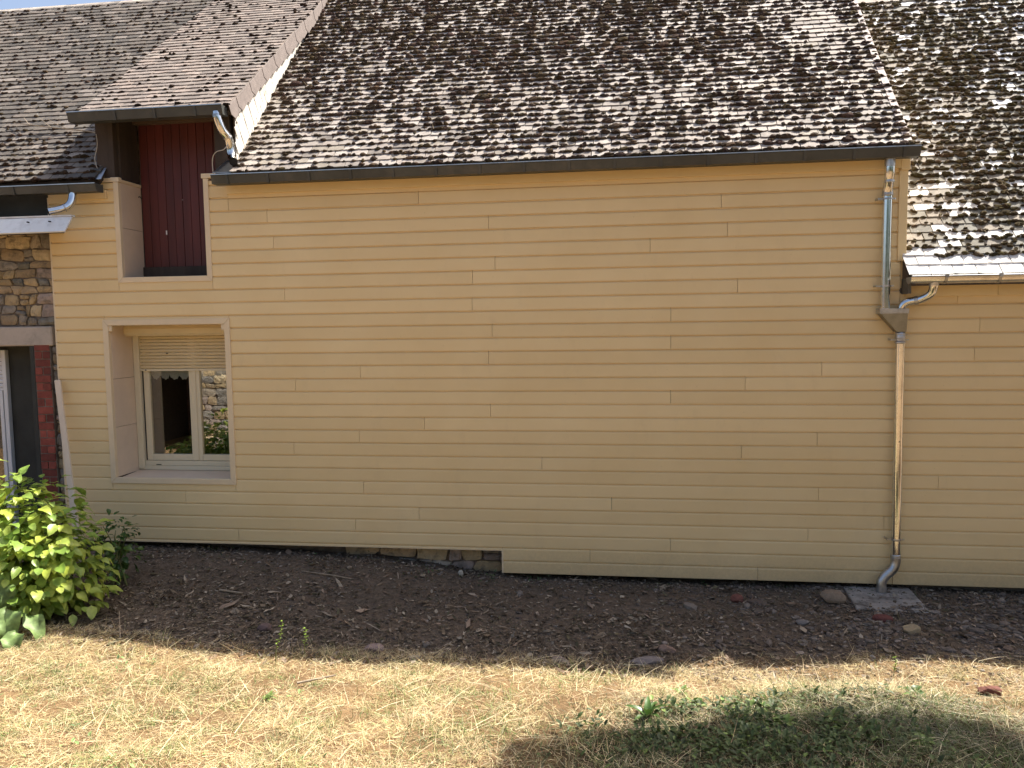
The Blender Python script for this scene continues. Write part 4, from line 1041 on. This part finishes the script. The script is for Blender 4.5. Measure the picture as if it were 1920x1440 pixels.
grassfield(60000, (-1.2, 3.4), (-4.6, -2.1), f_fore, 45, (.04, .14), (.003, .006), (.1, 1.1), [(.08, .12, .03), (.12, .16, .045), (.20, .20, .09), (.06, .09, .025), (.26, .22, .12)], 'green_grass', 'dark green grass and weeds in the tree shade at the bottom right', (.1, .8))
f_m = lambda x, y: np.exp(-(((x-1.8)/.58)**2+((y+2.86)/.28)**2))
grassfield(17000, (.5, 3.4), (-3.8, -2.0), f_m, 46, (.10, .26), (.002, .004), (.0, .9), [(.36, .33, .22), (.28, .28, .17), (.42, .38, .27), (.20, .24, .11)], 'long_grass', 'long grey green grass flattened over a low hump in the shade', (.2, 1.0), (-1.2, 1.1))
grassfield(9000, (.0, 4.0), (-3.9, -2.3), lambda x, y: np.exp(-((y+2.9)/.5)**2)*.8, 47, (.10, .28), (.0015, .003), (.0, .5), [(.40, .34, .24), (.50, .42, .28)], 'long_grass', 'long dry stalks strewn over the shaded foreground at the right', (.1, .6))
grassfield(5200, (-5.0, 4.2), (-1.9, .05), lambda x, y: .3+.7*ss(-.8, -1.5, y), 48, (.04, .14), (.0015, .003), (-.05, .25), [(.30, .23, .15), (.22, .16, .10), (.38, .31, .22)], 'straw_scraps', 'loose straw and fine twigs scattered on the dark soil', (-.1, .3), None, .01)
grassfield(2600, (-4.6, 4.2), (-1.7, .1), lambda x, y: ss(.6, .75, n2(x*1.3+1, y*2)), 49, (.02, .07), (.003, .006), (.2, 1.2), [(.06, .10, .035), (.09, .14, .05)], 'weed_sprouts', 'small green sprouts in the shaded soil')

grassfield(7000, XR, YR, lambda x, y: straw_amount(x, y)*.8, 40, (.12, .32), (.002, .0038), (.0, .35), [(.78, .68, .44), (.66, .54, .32), (.50, .36, .20)], 'dry_stalks', 'long bleached stalks lying across the dry lawn', (.0, .3), None, .03)
def tufts(n, per, xr, yr, f, seed, Lr, elr, pal, name, label, spread=.03):
    r = np.random.default_rng(seed); x, y = scatter(n, xr, yr, f, seed); k = len(x)
    sc = np.repeat(r.uniform(.6, 1.3, k), per); cb = np.repeat(np.array(pal)[r.integers(0, len(pal), k)], per, 0)
    x = np.repeat(x, per)+r.normal(0, spread, k*per); y = np.repeat(y, per)+r.normal(0, spread*.7, k*per); m = k*per
    P = np.stack([x, y, zg(x, y)-.004], -1)
    V, F, c = ribbons(P, r.uniform(0, 6.283, m), r.uniform(*elr, m), r.uniform(*Lr, m)*sc, r.uniform(.002, .0042, m), cb*r.uniform(.65, 1.3, (m, 1)), r.uniform(.1, .7, m), seed)
    tag(link(name, npmesh(name, V, F, MAT['grass'], c)), label, 'grass', kind='stuff')
tufts(900, 34, XR, (-4.5, -1.75), lambda x, y: straw_amount(x, y)*(.3+.7*n1(x*2, y*2))*(1-.8*patch(x, y)), 51, (.04, .11), (.3, 1.3), [(.68, .57, .33), (.60, .46, .24), (.74, .66, .42), (.50, .44, .20)], 'grass_tufts', 'clumps of bleached grass rising from the dry lawn', .035)
tufts(900, 34, XR, (-4.5, -2.0), lambda x, y: straw_amount(x, y)*ss(.42, .6, n1(x*1.4+7, y*1.4))*(.5+.5*ss(-2.2, -2.8, y)), 52, (.03, .08), (.3, 1.2), [(.22, .28, .10), (.16, .22, .07), (.32, .34, .14)], 'green_tufts', 'green grass clumps surviving in the dry lawn', .035)
# ------------------------------------------------------------------ plants
def leaf_mesh(name, L, W, mat, col, curl=.25, fold=.25, wave=0., seed=0, nu=5, tipw=1.):
    r = random.Random(seed); V = []; nv = 2
    for i in range(nu+1):
        t = i/nu; ww = W*.5*(math.sin(math.pi*min(1, t**.75*1.0))**.8 if 0 < t < 1 else .02)
        for j in (-2, -1, 0, 1, 2):
            s = j/2
            V.append((s*ww, t*L*math.cos(curl*t), -curl*L*t*t*.8+abs(s)*ww*fold+wave*math.sin(t*9+j)*abs(s)*W*.2+r.uniform(-.02, .02)*W*.3))
    F = [(i*5+j, i*5+j+1, (i+1)*5+j+1, (i+1)*5+j) for i in range(nu) for j in range(4)]
    return npmesh(name, V, F, mat, np.tile(np.array(col), (len(V), 1)), True)
def leafmat_to(o, P, out, upw, size, parent, roll=0.):
    y = Vector(out).normalized(); z = Vector(upw); z = (z-y*z.dot(y)).normalized(); x = y.cross(z)
    Rm = Matrix((x, y, z)).transposed() @ Matrix.Rotation(roll, 3, 'Y')
    M4 = Rm.to_4x4() @ Matrix.Scale(size, 4); M4.translation = Vector(P)-Vector(parent.location); o.matrix_basis = M4
def leafy_bush(name, c, rad, n, size, mat, cols, label, cat, seed, n_ind=300, droop=.25, nmesh=10, W=.62, stems=10, zmin=.05):
    r = random.Random(seed); base = (c[0], c[1], float(zg(c[0], c[1])))
    t = tag(empty(name, base), label, cat)
    meshes = [leaf_mesh('leaf', 1, W*r.uniform(.85, 1.15), mat, cols[i % len(cols)], r.uniform(.1, .6), r.uniform(.1, .4), .3, i) for i in range(nmesh)]
    items = []
    tries = 0
    while len(items) < n and tries < n*20:
        tries += 1
        d = Vector((r.gauss(0, 1), r.gauss(0, 1), r.gauss(0, 1))).normalized()
        lump = 1+.16*math.sin(5*d.x+3*d.z+seed)+.12*math.sin(7*d.y-4*d.z)
        k = (r.random()**.38)*lump
        P = Vector(c)+Vector((d.x*rad[0]*k, d.y*rad[1]*k, d.z*rad[2]*k))
        if P.z < base[2]+zmin: continue
        out = (Vector((d.x, d.y, d.z*.35-droop))+Vector((r.uniform(-.6, .6), r.uniform(-.6, .6), r.uniform(-.3, .3)))).normalized()
        upw = (Vector((0, 0, 1))*.9+d*.5+Vector((r.uniform(-.35, .35),)*3)).normalized()
        items.append(((P-CAM).length, P, out, upw, size*r.uniform(.55, 1.25), r.randrange(nmesh), r.uniform(-.4, .4)))
    items.sort(key=lambda i: i[0])
    for it in items[:n_ind]:
        o = bpy.data.objects.new('leaf', meshes[it[5]]); C.objects.link(o); o.parent = t
        leafmat_to(o, it[1], it[2], it[3], it[4], t, it[6])
    rest = items[n_ind:]
    if rest:
        parts = []
        for it in rest:
            me = meshes[it[5]]; co = np.empty(len(me.vertices)*3); me.vertices.foreach_get('co', co); co = co.reshape(-1, 3)
            y = it[2].normalized(); z = (it[3]-y*it[3].dot(y)).normalized(); x = y.cross(z)
            A = np.array(Matrix((x, y, z)).transposed())*it[4]
            fa = np.array([p.vertices[:] for p in me.polygons]) if not hasattr(leafy_bush, 'F') else leafy_bush.F
            leafy_bush.F = fa
            parts.append((co @ A.T+np.array(it[1]), fa, np.tile(np.array(cols[it[5] % len(cols)]), (len(co), 1))))
        V, F, cc = merge(parts)
        tag(link('foliage', npmesh('foliage', V, F, mat, cc), t), kind='stuff')
    for i in range(stems):
        a = r.uniform(0, 6.28); e = Vector(c)+Vector((math.cos(a)*rad[0]*.6, math.sin(a)*rad[1]*.6, rad[2]*r.uniform(.2, .7)))
        b = Vector((c[0]+r.uniform(-.12, .12), c[1]+r.uniform(-.12, .12), base[2]-.02)); m = b.lerp(e, .5)+Vector((0, 0, .08))
        tube(smooth_path([b, m, e], 4), [.009-.0007*q for q in range(9)], 6).obj('stem', MAT['stem'], t)
    return t
leafy_bush('hydrangea_bush', (-5.46, -1.50, .50), (.86, .52, .72), 2400, .125, MAT['hydrangea'], [(1, 1, 1), (1.2, 1.12, .9), (.8, .9, .9), (1.1, 1.05, 1), (.7, .85, .8)], 'bright lime green leafy bush in the sun at the left edge', 'bush', 5, 300, zmin=.1)
leafy_bush('dark_shrub', (-4.86, -.85, .42), (.20, .25, .36), 200, .08, MAT['darkleaf'], [(1, 1, 1), (1.3, 1.2, 1), (.8, .9, .9)], 'small dark green shrub behind the lime bush against the boarding', 'shrub', 6, 110, stems=6)
# big-leaved burdock
bd = tag(empty('burdock_plant', (-4.95, -2.0, float(zg(-4.95, -2.0)))), 'large drooping grey green leaves below the lime bush', 'plant')
br = random.Random(9)
for (x, y, dx, dy, L, Wd, zz, cu) in [(-4.98, -2.12, .35, -.5, .30, .22, .26, 1.2), (-4.86, -2.06, .85, -.3, .30, .15, .18, 1.0), (-4.84, -2.2, .3, -.8, .20, .17, .10, .9), (-5.12, -2.05, -.2, -.7, .32, .22, .38, 1.2), (-5.2, -2.2, -.3, -.8, .26, .17, .2, .9), (-5.1, -2.0, .3, -.4, .26, .18, .42, 1.3)]:
    me = leaf_mesh('leaf', L, Wd, MAT['burdock'], (br.uniform(.85, 1.15),)*3, .7, .45, .9, br.randrange(99), 10)
    o = bpy.data.objects.new('leaf', me); C.objects.link(o); o.parent = bd
    z = float(zg(x, y)); leafmat_to(o, (x, y, z+zz), (dx, dy, -.35*cu), (.2, -.2, 1), 1, bd)
    tube(smooth_path([(-5.05, -1.95, z-.02), (x*.5-5.05*.5, y, z+zz*.7), (x, y, z+zz)], 4), .007, 6).obj('stem', MAT['stem'], bd)
# thin weed stems
def weed(x, y, h, label, seed, lean=.1, nl=16, size=.028):
    r = random.Random(seed); z = float(zg(x, y)); t = tag(empty('weed', (x, y, z)), label, 'weed')
    pts = [(x, y, z-.01), (x+lean*.3*h, y, z+h*.4), (x+lean*h+.01, y, z+h*.7), (x+lean*1.6*h, y, z+h)]
    P = smooth_path(pts, 6); tube(P, [.0045-.00015*i for i in range(len(P))], 6).obj('stem', MAT['stem'], t)
    me = leaf_mesh('leaf', 1, .35, MAT['hydrangea'], (.8, 1, .8), .3, .2, 0, seed)
    for i in range(nl):
        p = P[min(len(P)-1, int(len(P)*(.35+.65*i/nl)))]; a = i*2.4
        o = bpy.data.objects.new('leaf', me); C.objects.link(o); o.parent = t
        leafmat_to(o, p, (math.cos(a), math.sin(a), .4), (0, 0, 1), size*r.uniform(.6, 1.2), t)
weed(-2.62, -2.20, .36, 'thin pale green weed stem standing at the shade edge', 1, .12)
weed(-2.46, -2.02, .24, 'shorter leafy weed stem just right of the thin pale one', 2, .03)
weed(2.02, -1.95, .17, 'little yellow green weed sprig at the straw edge below the slab', 3, .0, 14, .022)
def rosette(x, y, n, L, Wd, mat, label, seed, el=(.2, .9)):
    r = random.Random(seed); z = float(zg(x, y)); t = tag(empty('weed_rosette', (x, y, z)), label, 'weed', 'leafy weeds in the foreground')
    for i in range(n):
        a = i*6.283/n+r.uniform(-.3, .3); e = r.uniform(*el)
        me = leaf_mesh('leaf', L*r.uniform(.7, 1.1), Wd, mat, (r.uniform(.8, 1.3),)*3, .6, .3, .2, r.randrange(99))
        o = bpy.data.objects.new('leaf', me); C.objects.link(o); o.parent = t
        leafmat_to(o, (x, y, z+.01), (math.cos(a)*math.cos(e), math.sin(a)*math.cos(e), math.sin(e)), (0, 0, 1), 1, t)
rosette(.20, -3.02, 7, .17, .045, MAT['darkleaf'], 'dock like weed with upright long dark leaves near the bottom centre', 1, (.6, 1.3))
rosette(.52, -2.78, 9, .09, .05, MAT['darkleaf'], 'low round leaved weed at the edge of the shaded patch', 2)
rosette(1.02, -3.02, 12, .10, .04, MAT['midleaf'], 'bright green bushy weed at the bottom in the shade', 3, (.2, 1.1))
rosette(.92, -2.70, 9, .09, .045, MAT['darkleaf'], 'dark leafed weed behind the bright bushy weed', 4)
rosette(.78, -3.18, 10, .10, .04, MAT['darkleaf'], 'dark weed clump left of the bright bushy weed', 5, (.2, 1.1))
rosette(.45, -2.52, 5, .08, .035, MAT['midleaf'], 'single yellow green weed where the sun meets the shade', 6, (.5, 1.2))
rosette(1.95, -2.50, 7, .09, .06, MAT['darkleaf'], 'broad dark leaves on top of the long grass hump', 7, (.3, 1.0))
rosette(1.30, -2.95, 8, .13, .016, MAT['midleaf'], 'spidery pale green weed in front of the grass hump', 8, (.2, 1.1))
rosette(1.75, -3.22, 10, .10, .03, MAT['midleaf'], 'light green weed cut by the bottom edge below the hump', 9, (.2, 1.0))
rosette(-2.30, -3.0, 7, .07, .03, MAT['midleaf'], 'small green weed alone in the sunlit dry grass', 10)

# ------------------------------------------------------------------ tree out of frame on the right (casts the dappled shade)
tr = tag(empty('shade_tree', (6.6, -2.2, 0)), 'leafy tree right of the view that shades the foreground grass', 'tree')
tube(smooth_path([(6.6, -2.2, -.3), (6.5, -2.1, 2.2), (6.1, -1.7, 4.4), (5.2, -1.2, 6.2), (4.6, -.9, 7.4)], 6), [.20-.006*i for i in range(25)], 12).obj('trunk', MAT['bark'], tr)
r = np.random.default_rng(77)
lobes = [(3.75, -1.15, 6.3, 1.05, .62, .4), (4.9, -1.15, 6.4, .95, .75, .5), (5.9, -1.4, 6.5, .9, .65, .5), (4.6, -.58, 6.3, .8, .34, .4), (5.3, -.55, 6.3, .6, .32, .4), (3.95, -.98, 6.2, .42, .40, .40), (4.55, -.80, 6.4, .55, .45, .5), (5.25, -.75, 6.6, .6, .5, .55), (4.7, -1.1, 6.9, .5, .4, .4), (5.9, -.9, 6.9, .7, .45, .5), (3.6, -1.30, 6.1, .3, .26, .3), (6.2, -.55, 6.3, .5, .22, .4), (7.6, -2.6, 4.2, 1.1, .9, 1.0), (8.2, -3.8, 3.2, 1.2, 1.1, 1.2), (7.2, -2.2, 6.0, 1.1, .8, 1.0), (8.6, -5.2, 3.6, 1.3, 1.2, 1.4), (8.4, -2.4, 2.4, 1.0, .9, 1.1)]  # crown shaped for its shade; lower lobes added to dim the right wall
parts = []
T = np.array([(0, 0, 0), (.28, .35, .03), (0, 1, 0), (-.28, .35, .03)]); Ft = np.array([(0, 1, 2, 3)])
for (x, y, z, a, b, c) in lobes:
    n = int(3600*a); d = r.normal(size=(n, 3)); d /= np.linalg.norm(d, axis=1)[:, None]; d *= r.random((n, 1))**.4
    P = d*[a, b, c]+[x, y, z]
    A = rotz(r.uniform(0, 6.28, n)) @ rotx(r.uniform(-1, 1, n)) @ rotz(r.uniform(0, 6.28, n))*r.uniform(.07, .12, n)[:, None, None]
    parts.append(batch(T, Ft, P, A, np.ones((n, 3))*r.uniform(.6, 1.3, (n, 1))))
V, F, cc = merge(parts); tag(link('crown', npmesh('crown', V, F, MAT['darkleaf'], cc), tr), kind='stuff')
for (x, y, z, a, b, c) in lobes:
    tube(smooth_path([(5.4, -1.3, 5.9), ((x+5.4)/2, (y-1.3)/2, (z+5.8)/2), (x, y, z)], 4), [.05-.005*i for i in range(9)], 6).obj('limb', MAT['bark'], tr)

# ------------------------------------------------------------------ outbuilding behind the camera (seen in the window reflection)
ob = tag(empty('outbuilding', (-10, -10.5, -.7)), 'old stone outbuilding across the yard, mirrored in the window pane', 'outbuilding')
m = MB(); m.box(-10.75, -6.5, -10.9, -10.06, -1.2, 2.6); m.box(-17, -13.0, -10.9, -10.06, -1.2, 2.6); m.box(-13.0, -10.75, -10.9, -10.06, 1.9, 2.6); m.box(-13.0, -10.75, -14, -13.8, -1.2, 2.6); m.box(-13.2, -13.0, -13.8, -10.9, -1.2, 2.6); m.box(-10.75, -10.6, -13.8, -10.9, -1.2, 2.6)
m.obj('wall', MAT['mortar'], ob)
ps = stones(-10.75, -6.6, -.9, 2.6, -10.04, ob, .12, .26, .18, .5, seed=31, individual=False, face=1, tint=1.25)
V, F, cc = merge(ps); tag(link('stone_facing', npmesh('stone_facing', V, F, MAT['stone'], cc), ob), kind='stuff')
MB().poly([(-17.2, -9.8, 2.55), (-6.3, -9.8, 2.55), (-6.3, -12.4, 4.2), (-17.2, -12.4, 4.2)], (0, 0, -.08)).obj('roof', MAT['darkwood'], ob)
MB().poly([(-17.2, -15, 2.55), (-6.3, -15, 2.55), (-6.3, -12.401, 4.2), (-17.2, -12.401, 4.2)], (0, 0, -.08)).obj('roof', MAT['darkwood'], ob)
leafy_bush('yard_shrub', (-9.0, -9.3, -.55), (.75, .5, .5), 500, .14, MAT['darkleaf'], [(1, 1, 1), (1.6, 1.5, 1), (.8, .9, .9)], 'green shrub at the foot of the stone outbuilding', 'shrub', 16, 0, stems=6)

# ------------------------------------------------------------------ foreground broad leaved weeds and the trees across the yard
def leaf_stuff(n, xr, yr, f, seed, size, col, name, label, cat):
    r = np.random.default_rng(seed); x, y = scatter(n, xr, yr, f, seed); n = len(x)
    T = np.array([(0, 0, 0), (-.22, .3, .06), (.22, .3, .06), (0, .3, 0), (-.24, .62, .10), (.24, .62, .10), (0, .62, .03), (0, 1, -.02)])
    Fq = np.array([(0, 3, 1, 1), (0, 2, 3, 3), (1, 3, 6, 4), (3, 2, 5, 6), (4, 6, 7, 7), (6, 5, 7, 7)])
    Ft = np.array([(0, 3, 1), (0, 2, 3), (1, 3, 6), (1, 6, 4), (3, 2, 5), (3, 5, 6), (4, 6, 7), (6, 5, 7)])
    P = np.stack([x, y, zg(x, y)+r.uniform(.01, .07, n)], -1)
    A = rotz(r.uniform(0, 6.28, n)) @ rotx(r.uniform(-.3, .9, n)); A = A*(size*r.uniform(.5, 1.4, n))[:, None, None]
    V, F, c = batch(T, Ft, P, A, np.array(col)*r.uniform(.6, 1.5, (n, 1)))
    tag(link(name, npmesh(name, V, F, MAT['grass'], c)), label, cat, kind='stuff')
f_w = lambda x, y: np.clip(np.exp(-(((x-.70)/.85)**2+((y+3.15)/.42)**2))*1.4, 0, 1)*ss(.25, .5, n2(x*1.3+3, y*1.3))*ss(.35, .6, patch(x, y))
leaf_stuff(17000, (-.8, 2.6), (-4.4, -2.2), f_w, 61, .042, (.050, .078, .016), 'ground_weeds', 'low dark green leaves of creeping weeds at the bottom right', 'weeds')
leaf_stuff(900, (-.2, 2.2), (-4.2, -2.6), f_w, 62, .040, (.14, .20, .045), 'ground_weeds', 'brighter green leaves among the creeping weeds', 'weeds')
leaf_stuff(700, (-5.2, -.8), (-4.2, -2.3), lambda x, y: ss(.62, .8, n2(x*1.2+4, y)), 63, .030, (.16, .24, .08), 'ground_weeds', 'tiny clover like leaves in the dry lawn', 'weeds')
leaf_stuff(500, (-5.0, 2.5), (-.35, .08), lambda x, y: ss(.5, .7, n2(x*1.5, y)), 64, .035, (.06, .10, .035), 'ground_weeds', 'small dark weeds sprouting at the wall foot', 'weeds')
def yard_tree(x, y, h, rad, label, seed):
    z = float(zg(x, y))*0; t = tag(empty('yard_tree', (x, y, z)), label, 'tree')
    tube([(x, y, z-.5), (x+.1, y, z+h*.4), (x, y+.1, z+h*.8)], [.28, .2, .08], 10).obj('trunk', MAT['bark'], t)
    r = np.random.default_rng(seed); n = 3500; d = r.normal(size=(n, 3)); d /= np.linalg.norm(d, axis=1)[:, None]
    lump = 1+.22*np.sin(4*d[:, 0]+seed)*np.sin(5*d[:, 2]); d = d*(r.random((n, 1))**.4)*lump[:, None]
    P = d*[rad, rad, h*.42]+[x, y, z+h*.6]
    A = rotz(r.uniform(0, 6.28, n)) @ rotx(r.uniform(-1, 1, n)) @ rotz(r.uniform(0, 6.28, n))*r.uniform(.3, .6, n)[:, None, None]
    V, F, c = batch(T, Ft, P, A, np.ones((n, 3))*r.uniform(.6, 1.3, (n, 1)))
    tag(link('crown', npmesh('crown', V, F, MAT['darkleaf'], c), t), kind='stuff')
yard_tree(-4.5, -20, 8, 3.4, 'round tree across the yard left of the view', 81)
yard_tree(2.5, -19, 9, 3.2, 'tall tree across the yard straight behind', 82)
yard_tree(9.5, -17, 8.5, 3.3, 'broad tree across the yard to the right', 83)
yard_tree(14, -9, 8, 3.0, 'dense tree beyond the annexe corner', 84)
